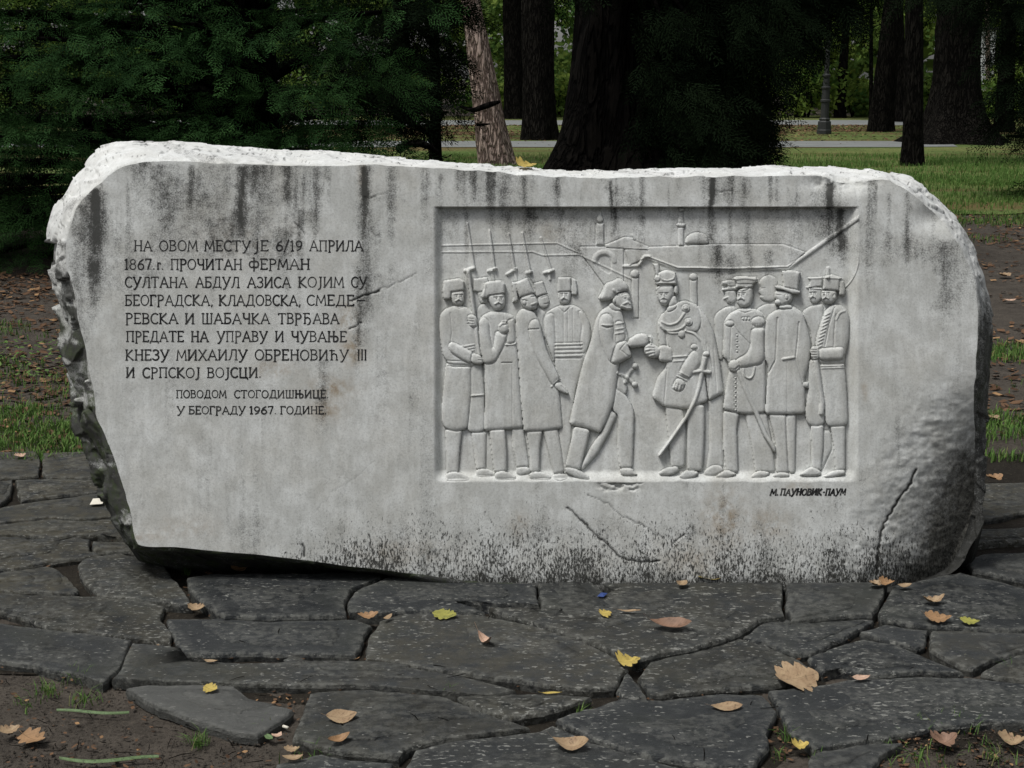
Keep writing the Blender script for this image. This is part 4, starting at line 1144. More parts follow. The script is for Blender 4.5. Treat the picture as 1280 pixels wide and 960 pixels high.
LINES = [
 (110,155, [('НА',135,212),('ОВОМ',247,415),('МЕСТУ',448,650),('јЕ',668,730),('6/19',765,880),('АПРИЛА',915,1150)]),
 (192,237, [('1867.',92,225),('г.',237,262),('ПРОЧИТАН',297,612),('ФЕРМАН',645,913)]),
 (272,317, [('СУЛТАНА',95,368),('АБДУЛ',408,600),('АЗИСА',638,828),('КОЈИМ',865,1065),('СУ',1100,1168)]),
 (352,397, [('БЕОГРАДСКА,',95,485),('КЛАДОВСКА,',512,875),('СМЕДЕ',903,1110),('-',1125,1160)]),
 (433,478, [('РЕВСКА',97,327),('И',362,400),('ШАБАЧКА',435,735),('ТВРЂАВА',775,1043)]),
 (513,558, [('ПРЕДАТЕ',100,353),('НА',388,462),('УПРАВУ',503,725),('И',762,798),('ЧУВАЊЕ',833,1077)]),
 (595,640, [('КНЕЗУ',97,287),('МИХАИЛУ',323,635),('ОБРЕНОВИЋУ',672,1085),('III',1127,1167)]),
 (675,718, [('И',100,135),('СРПСКОЈ',173,425),('ВОЈСЦИ.',460,697)]),
 (775,808, [('ПОВОДОМ',322,543),('СТОГОДИШЊИЦЕ.',580,997)]),
 (847,880, [('У',325,357),('БЕОГРАДУ',378,627),('1967.',648,765),('ГОДИНЕ.',785,988)]),
]
LIFT = [0]
def stroke_px(mv, mf, P, w, shear=0):
    for i in range(len(P) - 1):
        a = np.array(P[i], float); b_ = np.array(P[i + 1], float); d = b_ - a; L = np.hypot(*d)
        if L < 1e-6: d = np.array([1., 0.]); L = 1
        d /= L; n_ = np.array([-d[1], d[0]]) * w
        a2 = a - d * w * .55; b2 = b_ + d * w * .55
        LIFT[0] = (LIFT[0] + 1) % 40
        c = -0.0004 - LIFT[0] * 0.00001
        base = len(mv)
        for q in (a2 + n_, b2 + n_, b2 - n_, a2 - n_):
            mv.append(tuple(F(q[0], q[1], c) - ROOT))
        mf.append((base, base + 1, base + 2, base + 3))
def write(words, ytop, ybot, ox, oy, sc, w, name, jit=0.0, shear=0.0):
    for wd, xa, xb in words:
        gap = .16
        tot = sum(GL[ch][0] for ch in wd) + gap * (len(wd) - 1)
        k = (xb - xa) / tot; x = xa; hgt = ybot - ytop
        for ch in wd:
            mv, mf = [], []
            gw, st = GL[ch]
            jy = random.uniform(-1, 1) * jit
            wk = w * random.uniform(.85, 1.15)
            for s_ in st:
                pts = [((ox + (x + p[0] * k + p[1] * shear * hgt) / sc), (oy + (ybot + jy - p[1] * hgt) / sc)) for p in s_]
                stroke_px(mv, mf, pts, wk if len(s_) > 1 and abs(s_[0][1] - s_[-1][1]) > .2 else wk * .8)
            x += (gw + gap) * k
            mb = MB(); mb.v = mv; mb.f = [tuple(reversed(f)) for f in mf]
            mb.build(name, M['ink'], monument)
for yt, yb, words in LINES:
    write(words, yt, yb, 130, 270, 3.5556, .92 if yt < 700 else .84, 'letter', .8)
write([('М.',135,240),('ПАУНОВИК',270,815),('·',825,865),('ПАУМ',870,1135)], 120, 200, 950, 600, 10.667, 1.1, 'signature_letter', 3, .22)
# ================================================================== GROUND
def grid_axis(segs):
    a = []
    for lo, hi, st in segs: a.extend(np.arange(lo, hi, st))
    return np.array(a + [segs[-1][1]])
gxs = grid_axis([(-400,-60,40),(-60,-12,6),(-12,-4,.5),(-4,4,.05),(4,12,.5),(12,60,6),(60,400,40)])
gys = grid_axis([(-60,0,6),(0,2.4,.4),(2.4,9,.05),(9,20,.5),(20,80,5),(80,600,40)])
GX, GY = np.meshgrid(gxs, gys)
GZ = -0.030 + (fbm(GX * 2.2, GY * 2.2, 5, 4) - .5) * .018 + (fbm(GX * 14, GY * 14, 9, 3) - .5) * .010
GZ = np.where((GY > 9) | (np.abs(GX) > 4), -0.03, GZ)
gi = np.arange(GX.size).reshape(GX.shape)
ground = mesh_np('ground', np.stack([GX, GY, GZ], -1), np.stack([gi[:-1, :-1], gi[:-1, 1:], gi[1:, 1:], gi[1:, :-1]], -1).reshape(-1, 4), M['soil'])
tag(ground, kind='structure')

def sheet(name, pts, mat, z, kind='structure', wob=0.0, div=40):
    """flat sheet between two edge polylines given as (near pts, far pts) of equal length"""
    A, B = np.array(pts[0], float), np.array(pts[1], float)
    v = []; n = len(A)
    for j in range(5):
        t = j / 4
        for i in range(n):
            p = A[i] + (B[i] - A[i]) * t
            v.append((p[0], p[1], z))
    f = [(j * n + i, j * n + i + 1, (j + 1) * n + i + 1, (j + 1) * n + i) for j in range(4) for i in range(n - 1)]
    return tag(mesh_np(name, v, np.array(f), mat), kind=kind)
xs = np.linspace(-60, 60, 41)
def edge_y(y0, amp, seed): return [(x, y0 + (fbm(np.array([x / 6 + 50]), np.array([0.]), seed, 3)[0] - .5) * amp) for x in xs]
sheet('lawn', (edge_y(18.6, 5.0, 1), edge_y(62, 2, 2)), M['lawn'], -0.012)
sheet('path', ([p_ for p_ in edge_y(34.4, .4, 3) if p_[0] < 9.5] + [(10.7, 34.6)], [p_ for p_ in edge_y(37.6, .4, 4) if p_[0] < 9.5] + [(11.3, 37.5)]), M['path'], 0.0)
sheet('path.001', ([p_ for p_ in edge_y(50.0, .8, 5) if p_[0] < 16.6], [p_ for p_ in edge_y(55.5, .8, 6) if p_[0] < 16.6]), M['path'], 0.0)

# ================================================================== FLAGSTONES
FL = [
 [(-60,566),(45,564),(50,575),(48,594),(0,597),(-60,600)],
 [(53,566),(105,564),(150,566),(150,597),(60,597),(53,590)],
 [(20,600),(60,599),(150,599),(150,612),(80,618),(28,626),(22,615)],
 [(-60,603),(15,600),(12,618),(0,630),(-60,640)],
 [(-60,645),(5,633),(30,629),(120,617),(160,614),(160,644),(140,646),(100,649),(60,646),(0,652),(-60,658)],
 [(-60,668),(0,655),(60,649),(100,652),(142,649),(175,650),(175,674),(120,668),(90,668),(60,672),(35,668),(0,668)],
 [(-60,682),(0,671),(34,672),(34,678),(75,675),(95,671),(113,674),(112,688),(128,693),(60,702),(0,713),(-60,723)],
 [(118,676),(160,678),(230,680),(230,696),(160,688),(137,690),(117,686)],
 [(95,706),(108,696),(150,691),(200,700),(212,716),(224,731),(240,755),(190,751),(122,744),(105,725)],
 [(-60,724),(0,716),(60,707),(75,712),(85,722),(97,738),(90,742),(40,738),(0,738),(-60,740)],
 [(-60,744),(0,741),(95,745),(125,745),(185,752),(205,758),(200,775),(214,790),(212,803),(170,798),(100,788),(60,784),(55,780),(0,764),(-60,755)],
 [(-60,774),(0,778),(60,786),(165,799),(157,822),(130,852),(90,843),(40,830),(0,828),(-60,822)],
 [(167,804),(208,808),(222,827),(300,829),(448,827),(520,835),(600,850),(645,862),(610,866),(540,863),(480,857),(380,855),(250,852),(142,848),(154,828)],
 [(474,775),(500,768),(556,765),(610,770),(677,785),(722,800),(770,823),(785,836),(766,858),(740,861),(680,855),(600,843),(520,832),(480,825),(456,822),(462,800)],
 [(208,774),(275,773),(350,774),(445,775),(462,781),(454,800),(444,818),(340,817),(228,818),(221,802),(210,785)],
 [(232,722),(260,718),(380,716),(478,713),(476,720),(440,735),(430,750),(432,769),(340,771),(280,770),(255,755),(240,740)],
 [(436,766),(434,750),(448,737),(484,722),(560,716),(667,716),(672,756),(610,752),(563,749),(604,765),(556,762),(500,764)],
 [(677,757),(671,716),(735,716),(743,730),(762,746),(788,762),(730,762)],
 [(745,718),(850,718),(978,722),(979,770),(954,773),(920,793),(861,811),(797,823),(775,816),(722,796),(677,780),(628,766),(612,758),(740,765),(800,765),(775,748)],
 [(985,726),(1110,728),(1096,760),(1088,768),(1060,768),(1010,774),(990,776),(984,760)],
 [(957,777),(980,773),(1000,779),(1080,774),(1091,776),(1060,795),(1012,817),(995,818),(960,804),(930,795)],
 [(924,798),(960,808),(993,822),(1026,842),(968,856),(901,861),(814,870),(799,847),(813,828),(870,815)],
 [(1008,822),(1076,798),(1120,806),(1160,822),(1203,839),(1150,838),(1085,843),(1053,836),(1030,840)],
 [(1078,790),(1104,781),(1161,787),(1155,806),(1145,808),(1110,800)],
 [(1166,788),(1220,789),(1330,792),(1330,800),(1275,813),(1215,834),(1200,831),(1162,810)],
 [(1118,731),(1200,715),(1280,734),(1340,744),(1340,787),(1230,785),(1170,783),(1100,774),(1098,766),(1108,750)],
 [(962,863),(1000,859),(1060,850),(1100,847),(1200,846),(1240,850),(1340,862),(1340,904),(1240,902),(1180,906),(1100,924),(1015,935),(992,915),(975,890)],
 [(1225,840),(1270,819),(1340,806),(1340,856),(1250,846)],
 [(388,867),(440,862),(500,864),(560,870),(600,889),(662,909),(615,914),(560,922),(516,932),(498,945),(433,940),(400,934),(366,922),(375,895)],
 [(575,869),(650,868),(700,869),(738,871),(698,886),(640,897),(604,887)],
 [(697,900),(730,887),(780,873),(830,875),(905,866),(953,869),(968,888),(958,912),(962,932),(940,957),(880,957),(800,942),(740,922)],
 [(520,937),(560,927),(620,919),(675,913),(690,906),(735,926),(800,947),(860,964),(860,1020),(500,1020),(508,956)],
 [(345,956),(400,943),(440,949),(490,953),(480,1020),(340,1020)],
 [(1014,942),(1060,933),(1128,928),(1100,945),(1088,962),(1012,964)],
 [(770,860),(786,841),(794,850),(808,870),(782,871)],
 [(1180,606),(1255,604),(1340,601),(1340,640),(1280,640),(1232,648),(1180,650)],
 [(1180,662),(1260,660),(1340,655),(1340,678),(1260,675),(1205,680),(1180,676)],
 [(1205,700),(1230,692),(1280,690),(1340,690),(1340,728),(1280,726),(1215,712)],
 # behind and beside the monument, seen only from other positions
 [(160,570),(330,566),(340,600),(170,604)],[(345,568),(560,566),(570,606),(350,602)],[(575,568),(790,570),(780,604),(585,602)],
 [(800,568),(980,566),(990,600),(795,604)],[(990,570),(1170,568),(1172,604),(1000,604)],
 [(165,612),(360,608),(380,650),(180,655)],[(390,610),(600,612),(590,660),(400,655)],[(610,612),(840,608),(850,660),(600,662)],
 [(860,612),(1160,610),(1165,650),(870,655)],
 [(-240,566),(-68,566),(-66,600),(-240,610)],[(-240,620),(-68,612),(-66,660),(-240,670)],[(-240,684),(-68,674),(-66,738),(-240,745)],
 [(-240,760),(-70,750),(-70,820),(-240,830)],[(1350,601),(1500,600),(1500,660),(1350,660)],[(1350,672),(1500,670),(1500,790),(1350,785)],[(1350,800),(1500,800),(1500,900),(1350,905)],
]
bed_pts = [G(-260, 560), G(1520, 560), G(1560, 915), G(1300, 915), G(1120, 935), G(1010, 1050), G(320, 1050), G(385, 870), G(165, 850), G(60, 832), G(-260, 830)]
mb = MB(); mb.add([(p.x, p.y, -0.027) for p in bed_pts], [tuple(range(len(bed_pts)))])
bed = mb.build('paving', M['joint']); tag(bed, kind='structure')
def flag(name, poly, zt, th, parent, loose=False, jit=.009, soil=0.0):
    P = [G(x, y, zt) for x, y in poly]
    cen = sum(P, Vector()) / len(P)
    if loose: cen = Vector((cen.x, cen.y, 0))
    # resample the outline with broken edges
    R = []
    n = len(P)
    for i in range(n):
        a, b_ = P[i], P[(i + 1) % n]; L = (b_ - a).length; m = max(1, int(L / .022))
        for k in range(m):
            q = a.lerp(b_, k / m)
            j = Vector((mnoise.noise(q * 11) + .6 * mnoise.noise(q * 41), mnoise.noise(q * 11 + Vector((9, 3, 1))) + .5 * mnoise.noise(q * 37 + Vector((5, 1, 1))), 0)) * jit
            R.append(q + j)
    m = len(R)
    nx_, ny_ = random.uniform(-.006, .006), random.uniform(-.008, .008)
    def zz(p, d): return zt + (p.x - cen.x) * nx_ + (p.y - cen.y) * ny_ + d + .0022 * mnoise.noise(p * 5)
    def inset(p, d):
        d = d + .0005
        v = Vector((cen.x - p.x, cen.y - p.y, 0)); L = v.length; return p + v / max(L, 1e-6) * min(d, L * .4)
    b = bmesh.new()
    el = b.verts.layers.float.new('edge')
    rings_ = []
    for d, dz, e in ((0, -th, 1), (-.003, -.012, 1), (0, -.0045, 1), (.0025, -.0008, 1), (.012, 0, .6), (.045, .0006, 0)):
        r = []
        for p in R:
            q = inset(p, d); dz2 = dz + (mnoise.noise(p * 60) * .0015 if e else 0)
            v = b.verts.new((q.x - cen.x, q.y - cen.y, zz(q, dz2) if dz > -th else zt - th)); v[el] = e; r.append(v)
        rings_.append(r)
    for r0, r1 in zip(rings_[:-1], rings_[1:]):
        for i in range(m): b.faces.new((r0[i], r0[(i + 1) % m], r1[(i + 1) % m], r1[i]))
    try:
        f = b.faces.new(rings_[-1]); bmesh.ops.triangulate(b, faces=[f])
    except Exception: pass
    # split layers of the slate still lying on its top face
    for _ in range(random.choice((1, 2, 2, 3)) if m > 24 else 0):
        s_ = random.uniform(.25, .62); off = Vector((random.uniform(-.25, .25), random.uniform(-.25, .25), 0))
        ext = (max(p.x for p in R) - min(p.x for p in R), max(p.y for p in R) - min(p.y for p in R))
        oc = cen + Vector((off.x * ext[0] * (1 - s_), off.y * ext[1] * (1 - s_), 0)); hh_ = random.uniform(.0022, .0048); sd_ = random.uniform(0, 50)
        ra, rb_ = [], []
        for i_ in range(0, m):
            p = R[i_]; q = oc + (p - cen) * s_ * (1 + .45 * mnoise.noise(Vector((p.x * 4 + sd_, p.y * 4, 0))) + .12 * mnoise.noise(Vector((p.x * 19 + sd_, p.y * 19, 0)))); q2 = oc + (q - oc) * .985
            v = b.verts.new((q.x - cen.x, q.y - cen.y, zz(q, -.001))); v[el] = .55; ra.append(v)
            v = b.verts.new((q2.x - cen.x, q2.y - cen.y, zz(q2, hh_))); v[el] = .55; rb_.append(v)
        for i_ in range(m): b.faces.new((ra[i_], ra[(i_ + 1) % m], rb_[(i_ + 1) % m], rb_[i_]))
        try:
            f = b.faces.new(rb_); bmesh.ops.triangulate(b, faces=[f])
        except Exception: pass
    for f in b.faces: f.smooth = f.calc_center_median().z > zt - .0035
    bmesh.ops.recalc_face_normals(b, faces=b.faces)
    me = bpy.data.meshes.new(name); b.to_mesh(me); b.free(); me.materials.append(M['slate'])
    at = me.attributes.new('soiled', 'FLOAT', 'POINT'); at.data.foreach_set('value', [soil] * len(me.vertices))
    o = bpy.data.objects.new(name, me); col.objects.link(o); o.location = (cen.x, cen.y, 0)
    if parent is not None: o.parent = parent
    return o
for i, p in enumerate(FL):
    hi = i in (15, 16, 17, 18, 19) or i == 25
    flag('flagstone', p, .014 if hi else random.uniform(-.003, .006), .045 if hi else .032, bed, soil=.95 if i in (0, 1, 2, 3, 4, 5, 6, 7, 9, 35, 36) else random.choice((0, .15, .4, .6)))
loose = flag('loose_flagstone', [(157,859),(185,856),(240,855),(290,857),(306,868),(314,874),(366,886),(345,903),(322,918),(290,914),(230,895),(180,874)], .004, .032, None, True)
loose.data.materials[0] = M['slate_pale']
tag(loose, 'pale grey slate wedge lying on bare soil at the lower left', 'paving stone')

# ================================================================== LEAVES AND LITTER ON THE GROUND
def leaf_mesh(name, kind, L, W, curl, mat, seed, fold=0.0):
    r = random.Random(seed); n = 44 if kind in ('oak', 'maple') else 22; ol = []
    for i in range(n + 1):
        t = i / n
        w = sin(pi * min(1, t ** .8)) ** .8
        if kind == 'oak':
            w = sin(pi * t ** .75) ** .8 * (.62 + .42 * abs(cos(t * pi * 4.2)) ** .7) + .02
        elif kind == 'maple':
            w = (sin(pi * t ** .6) ** .6) * (.55 + .5 * abs(cos(t * pi * 3.2)))
        elif kind == 'lance': w = sin(pi * t) ** .8 * .8
        elif kind == 'scrap': w = .8 + .2 * r.random()
        ol.append((t, w * (1 + r.uniform(-.05, .05))))
    v = []; f = []
    tw = r.uniform(-.7, .7)
    def bend(x, y):
        z = curl * L * ((x / L - .5) ** 2 * 2.2) + abs(y) * fold + .03 * L * sin(x / L * 7 + seed) * (abs(y) / W + .2)
        return (x - L / 2, y, z + .003 + (x - L / 2) * y / L * tw)
    for t, w in ol:
        for q in (-1, -.5, 0, .5, 1):
            a = (1 if q > 0 else .92)
            v.append(bend(t * L, q * w * W / 2 * a))
    for i in range(n):
        for k in range(4):
            a = i * 5 + k; f.append((a, a + 5, a + 6, a + 1))
    if kind in ('oak', 'maple', 'lance'):
        b0 = len(v)
        for k, x in enumerate((-.16, 0.0)):
            for q in (-.006, .006): v.append(bend(x * L, q * L * 1.5))
        f.append((b0, b0 + 2, b0 + 3, b0 + 1))
    me = bpy.data.meshes.new(name); me.from_pydata(v, [], f); me.materials.append(mat)
    me.polygons.foreach_set('use_smooth', [True] * len(me.polygons)); me.update()
    return me
def leafcol(name, a, b_):
    t = NT(name); n = t.noise(t.coord(), 38, 5, .7)
    vein = t.noise(t.coord((1, .2, 1)), 300, 2, .5)
    sx = t.node('ShaderNodeSeparateXYZ'); t.l.new(t.coord(), sx.inputs[0])
    ay = t.math('ABSOLUTE', sx.outputs[1])
    mid = t.step(.0016, .0006, ay)
    sv = t.math('SINE', t.math('MULTIPLY', t.math('SUBTRACT', sx.outputs[0], t.math('MULTIPLY', ay, .8)), 620))
    vv = t.math('MAXIMUM', mid, t.math('MULTIPLY', t.step(.86, .98, sv), .5))
    c = t.mix(t.ramp(n, [(.35, 0.), (.65, 1.)]), a, b_)
    c = t.mix(t.math('MULTIPLY', t.step(.58, .66, t.noise(t.coord(), 70, 5, .75)), .7), c, tuple(x * .32 for x in b_))
    c = t.mix(t.math('MULTIPLY', vv, .5), c, tuple(x * .45 for x in b_))
    return t.out(c, .6, t.bump(vein, .5, .001), .3)
LC = dict(tan=leafcol('tan_dead_leaf', (.36,.26,.155), (.25,.165,.095)), brown=leafcol('brown_dead_leaf', (.25,.15,.10), (.17,.10,.065)),
          orange=leafcol('orange_dead_leaf', (.34,.20,.10), (.23,.135,.065)), yellow=leafcol('yellow_dead_leaf', (.50,.38,.10), (.36,.27,.07)),
          pink=leafcol('pale_pinkish_leaf', (.55,.38,.28), (.42,.27,.19)), green=leafcol('green_leaf', (.13,.20,.09), (.09,.14,.055)),
          grey=leafcol('grey_brown_leaf', (.30,.24,.17), (.42,.25,.09)), ygreen=leafcol('yellow_green_leaf', (.34,.32,.07), (.20,.20,.05)))
LEAVES = [ # px, py, length px, width ratio, angle, kind, colour, curl, fold, z, label
 (614,722,38,.5,10,'oak','grey',.5,.5,.0,'grey-brown oak leaf with an orange tip at the foot of the marble face'),
 (556,771,36,.9,-12,'oak','ygreen',.1,.1,.0,'yellow-green lobed leaf lying in the joint above the big central flagstone'),
 (608,806,30,.5,-38,'lance','pink',.8,.9,.0,'pale pink curled leaf alone in the middle of the big central flagstone'),
 (757,769,18,1.1,20,'maple','yellow',.1,.1,.0,'small bright yellow leaf right of the blue scrap'),
 (838,786,60,.5,-5,'lance','brown',.3,.6,.0,'long brownish pink rolled leaf on the slab below the signature side of the relief'),
 (786,830,34,1.1,15,'maple','yellow',.2,.3,.004,'crumpled yellow leaf at the corner where three slabs meet'),
 (427,899,44,.85,8,'lance','tan',.2,.1,.0,'tan oval leaf on the front slab, above a folded orange one'),
 (423,929,36,.5,28,'lance','orange',.4,.7,.0,'folded orange leaf below a tan oval leaf on the front slab'),
 (713,936,52,.7,-6,'lance','tan',.4,.4,.0,'tan curled leaf at the bottom centre of the picture'),
 (908,886,46,.6,2,'lance','tan',.1,.05,.0,'flat oval tan leaf on the slab left of the big oak leaf'),
 (998,850,62,1.1,14,'oak','tan',.1,.05,.0,'biggest tan oak leaf, at the junction of front slabs on the right'),
 (1076,850,28,.5,10,'lance','pink',.2,.2,.0,'small pale leaf just right of the biggest oak leaf'),
 (852,733,22,.8,35,'lance','tan',.3,.5,.0,'small tan leaf below the long one lying against the marble'),
 (889,726,40,.28,4,'lance','yellow',.2,.5,.0,'long narrow yellowish leaf lying against the foot of the marble'),
 (1094,733,18,.9,20,'oak','tan',.4,.4,.0,'small tan leaf at the right foot of the marble, left one of three'),
 (1108,732,22,.9,-10,'oak','orange',.4,.4,.0,'orange-tan leaf at the right foot of the marble, middle one of three'),
 (1130,735,22,.5,8,'lance','tan',.3,.4,.0,'thin tan leaf at the right foot of the marble, right one of three'),
 (1166,755,34,.5,10,'oak','tan',.5,.5,.0,'light tan leaf above an orange one on the right-hand slab'),
 (1172,776,36,.7,-8,'oak','orange',.3,.2,.0,'dull orange leaf below a light tan one on the right-hand slab'),
 (1212,779,26,.6,-12,'oak','ygreen',.2,.1,.0,'mossy yellow-brown leaf right of the dull orange leaf'),
 (264,864,22,.9,-18,'oak','yellow',.2,.2,.004,'yellow leaf lying on the loose pale slab'),
 (460,773,30,.6,12,'oak','orange',.3,.3,.004,'orange leaf stuck in the joint left of the central flagstone'),
 (484,775,22,.4,45,'lance','tan',.3,.3,.004,'narrow tan leaf beside the orange one in the joint'),
 (42,927,38,.9,-20,'maple','orange',.2,.2,-.02,'orange-brown leaf on the soil in the lower left corner'),
 (12,917,28,.7,30,'oak','tan',.3,.4,-.02,'pale brown leaf on the soil at the far lower left'),
 (1178,932,40,.8,14,'oak','brown',.5,.5,-.015,'brown crumpled leaf on the soil at the lower right'),
 (1264,932,36,.8,-14,'oak','tan',.5,.5,-.015,'tan crumpled leaf on the soil at the lower right edge'),
 (1000,936,24,.9,4,'maple','yellow',.4,.4,-.01,'yellow leaf in the wide gap between the two front slabs'),
 (246,764,26,.8,-12,'oak','tan',.4,.4,-.012,'tan leaf down in the joint at the left'),
 (264,829,20,.4,-4,'lance','tan',.2,.2,.0,'thin tan leaf under the edge of the middle left slab'),
 (430,714,20,.6,0,'lance','tan',.2,.3,-.0,'tan leaf in the shadow under the raised left end of the marble'),
 (300,714,26,.7,12,'oak','orange',.3,.3,-.01,'orange leaf tucked under the raised left end of the marble'),
 (1243,600,26,.7,12,'oak','orange',.3,.3,-.01,'orange leaf right of the marble at the edge of the paving'),
 (1243,525,18,.9,20,'oak','tan',.3,.3,-.02,'tan leaf on the grass right of the marble'),
 (1275,430,18,1.,20,'maple','orange',.3,.3,-.02,'bright orange leaf on the grass at the right edge of the picture'),
 (1256,346,20,.8,10,'oak','tan',.3,.3,-.02,'tan leaf on the shaded soil, uppermost of the near ones right of the marble'),
 (1262,377,18,.5,0,'lance','pink',.3,.3,-.02,'pale narrow leaf on the shaded soil right of the marble'),
 (25,572,16,.8,20,'oak','pink',.3,.3,.0,'pale leaf on the back left flagstone by the grass'),
 (336,924,22,.5,-40,'lance','green',.1,.2,-.02,'small green leaf at the tip of the loose slab'),
 (346,922,14,.5,10,'scrap','pink',.2,.3,-.018,'small pale chip beside the green leaf'),
 (786,766,36,.2,-3,'lance','tan',.1,.3,.0,'very thin tan leaf left of the small yellow one'),
 (950,722,1,.2,-3,None,'tan',.1,.3,.0,''),
 (690,869,30,.2,4,'lance','yellow',.1,.3,.0,'thin pale yellow sliver under the edge of the central flagstone'),
 (366,951,30,.5,4,'lance','tan',.3,.3,-.0,'brown leaf at the bottom edge, left of the front slab'),
 (365,940,22,.6,4,'oak','tan',.3,.3,-.02,'pale brown leaf between soil and front slab'),
]
for i, (px, py, lp, wr, ang, kind, cl, curl, fold, z, lab) in enumerate(LEAVES):
    if kind is None: continue
    for h_ in (15, 16, 17, 18, 19, 25):
        if inside(np.array([float(px)]), np.array([float(py)]), np.array(FL[h_], float))[0]: z = max(z, .016)
    p = G(px, py, z + .004); sc = (p - cam.location).length / F_PX
    L = lp * sc * .86; W = L * wr
    me = leaf_mesh('fallen_leaf', kind, L, W * 1.15, curl * 1.2, LC[cl], i, fold * .9)
    if lab.startswith('small pale chip'): nm, ct, gp = 'stone_chip', 'stone chip', None
    else: nm, ct, gp = 'fallen_leaf', 'leaf', 'fallen leaves lying singly on the paving and soil'
    o = bpy.data.objects.new(nm, me); col.objects.link(o); o.location = (p.x, p.y, p.z + .003)
    # the image angle is flattened by the view: recover the ground angle
    k = max(.12, abs((p - cam.location).normalized().z))
    o.rotation_euler = (random.uniform(-.06, .10) + .12, 0, math.atan2(sin(radians(ang)) / (k + .25), cos(radians(ang))))
    tag(o, lab, ct, gp)
# leaf resting on top of the block
me = leaf_mesh('fallen_leaf', 'maple', .075, .07, .3, LC['yellow'], 99, .3)
o = bpy.data.objects.new('fallen_leaf', me); col.objects.link(o)
o.location = tuple(F(657, 210, .20)); o.location.z += .004; o.rotation_euler = (.35, .1, .3)
tag(o, 'yellow leaf resting on the top edge of the marble block', 'leaf')
# paper, filter, blue scrap
def flatbit(name, px, py, w, h, ang, mat, z, lab, cat):
    p = G(px, py, z); sc = (p - cam.location).length / F_PX
    m = MB(); W, Hh = w * sc, h * sc
    m.add([(-W/2,-Hh/2,0),(W*.48,-Hh/2,.002),(W/2,Hh/2,.004),(-W*.46,Hh*.45,.003),(0,0,.008)], [(0,1,4),(1,2,4),(2,3,4),(3,0,4)])
    m.add([(-W/2,-Hh/2,-.0015),(W*.48,-Hh/2,.0005),(W/2,Hh/2,.0025),(-W*.46,Hh*.45,.0015)], [(3,2,1,0)])
    o = m.build(name, mat, None); o.location = p; o.rotation_euler = (.05, 0, radians(ang)); tag(o, lab, cat)
flatbit('paper_scrap', 122, 627, 15, 20, 6, M['paper'], .012, 'cream paper scrap on the slab left of the marble', 'paper')
flatbit('blue_wrapper', 753, 744, 9, 11, -30, M['blue'], .022, 'crumpled blue wrapper scrap on the slab under the relief', 'wrapper')
mb = MB(); mb.tube([(-.009, 0, 0), (.009, 0, 0)], .0042, 8)
o = mb.build('cigarette_end', M['paper'], None, True); p = G(357, 908, -.012); o.location = (p.x, p.y, -.014); o.rotation_euler = (0, 0, -.6)
tag(o, 'tiny white cigarette end on the soil right of the loose slab', 'cigarette end')
# the two long fresh grass leaves
def long_blade(px0, px1, py, wd, lab, seed, amp):
    a, b_ = G(px0, py, -.018), G(px1, py + 1, -.018); r = random.Random(seed); m = MB(); n = 14; v = []; f = []
    for i in range(n + 1):
        t = i / n; q = a.lerp(b_, t); w = wd * sin(pi * (t * .92 + .05)) ** .7
        yy = amp * sin(t * 5 + seed)
        v += [(q.x, q.y - w + yy, q.z + .004), (q.x, q.y + yy, q.z + .011), (q.x, q.y + w + yy, q.z + .004)]
    for i in range(n):
        k = i * 3; f += [(k, k + 3, k + 4, k + 1), (k + 1, k + 4, k + 5, k + 2)]
    m.add([(x - a.x, y - a.y, z) for x, y, z in v], f); o = m.build('grass_leaf', LC['green'], None, True); o.location = (a.x, a.y, 0)
    tag(o, lab, 'grass leaf')
long_blade(70, 162, 892, .0032, 'long straight green grass leaf on the soil, the upper of two', 1, .008)
long_blade(74, 197, 951, .0052, 'long green grass leaf on the soil at the bottom edge, the lower of two', 3, .014)

# small scattered bits: crumbs of leaf and gravel in joints and on soil (uncountable)
def scatter_leaves(name, pts, size, rg, mat, lift=.004, kind='stuff'):
    n = len(pts); a = rg.uniform(0, 2 * pi, n); s = rg.uniform(size[0], size[1], n)
    ux = np.stack([np.cos(a), np.sin(a), rg.uniform(-.3, .3, n)], -1); vx = np.stack([-np.sin(a), np.cos(a), rg.uniform(-.4, .4, n)], -1)
    P = np.asarray(pts, float)[:, None, :]
    loc = np.array([(-1, 0, .0), (-.35, -.5, .18), (.4, -.45, .1), (1, 0, .3), (.35, .5, .12), (-.4, .45, .2)])
    V = P + (loc[None, :, :1] * ux[:, None] + loc[None, :, 1:2] * vx[:, None]) * s[:, None, None] * .5
    V[..., 2] += loc[None, :, 2] * s[:, None] * .5 + lift
    V[..., 2] = np.maximum(V[..., 2], P[..., 2] + .001)
    b0 = (np.arange(n) * 6)[:, None]
    Fq = np.concatenate([b0 + np.array([[0, 1, 4, 5]]), b0 + np.array([[1, 2, 3, 4]])])
    t = np.repeat(rg.random(n), 6)
    o = mesh_np(name, V.reshape(-1, 3), Fq, mat, None, False, dict(tint=t)); tag(o, kind=kind); return o
def region(n, x0, x1, y0, y1, z, rg, dens=None):
    P = []
    while len(P) < n:
        x = rg.uniform(x0, x1, n); y = rg.uniform(y0, y1, n)
        k = np.ones(n, bool) if dens is None else rg.random(n) < dens(x, y)
        P.extend(np.stack([x[k], y[k], np.full(k.sum(), z)], -1).tolist())
    return np.array(P[:n])
rg = np.random.default_rng(11)
clump = lambda x, y: sstep(.35, .65, fbm(x * 1.1 + 60, y * 1.1, 4, 3))
pa = region(6500, -5.5, -1.05, 6.2, 12.5, -.026, rg, lambda x, y: .25 + .75 * sstep(.3, .6, fbm(x + 60, y, 4, 3)))
pb = region(12000, 1.6, 9.5, 6.2, 20.0, -.026, rg, clump)
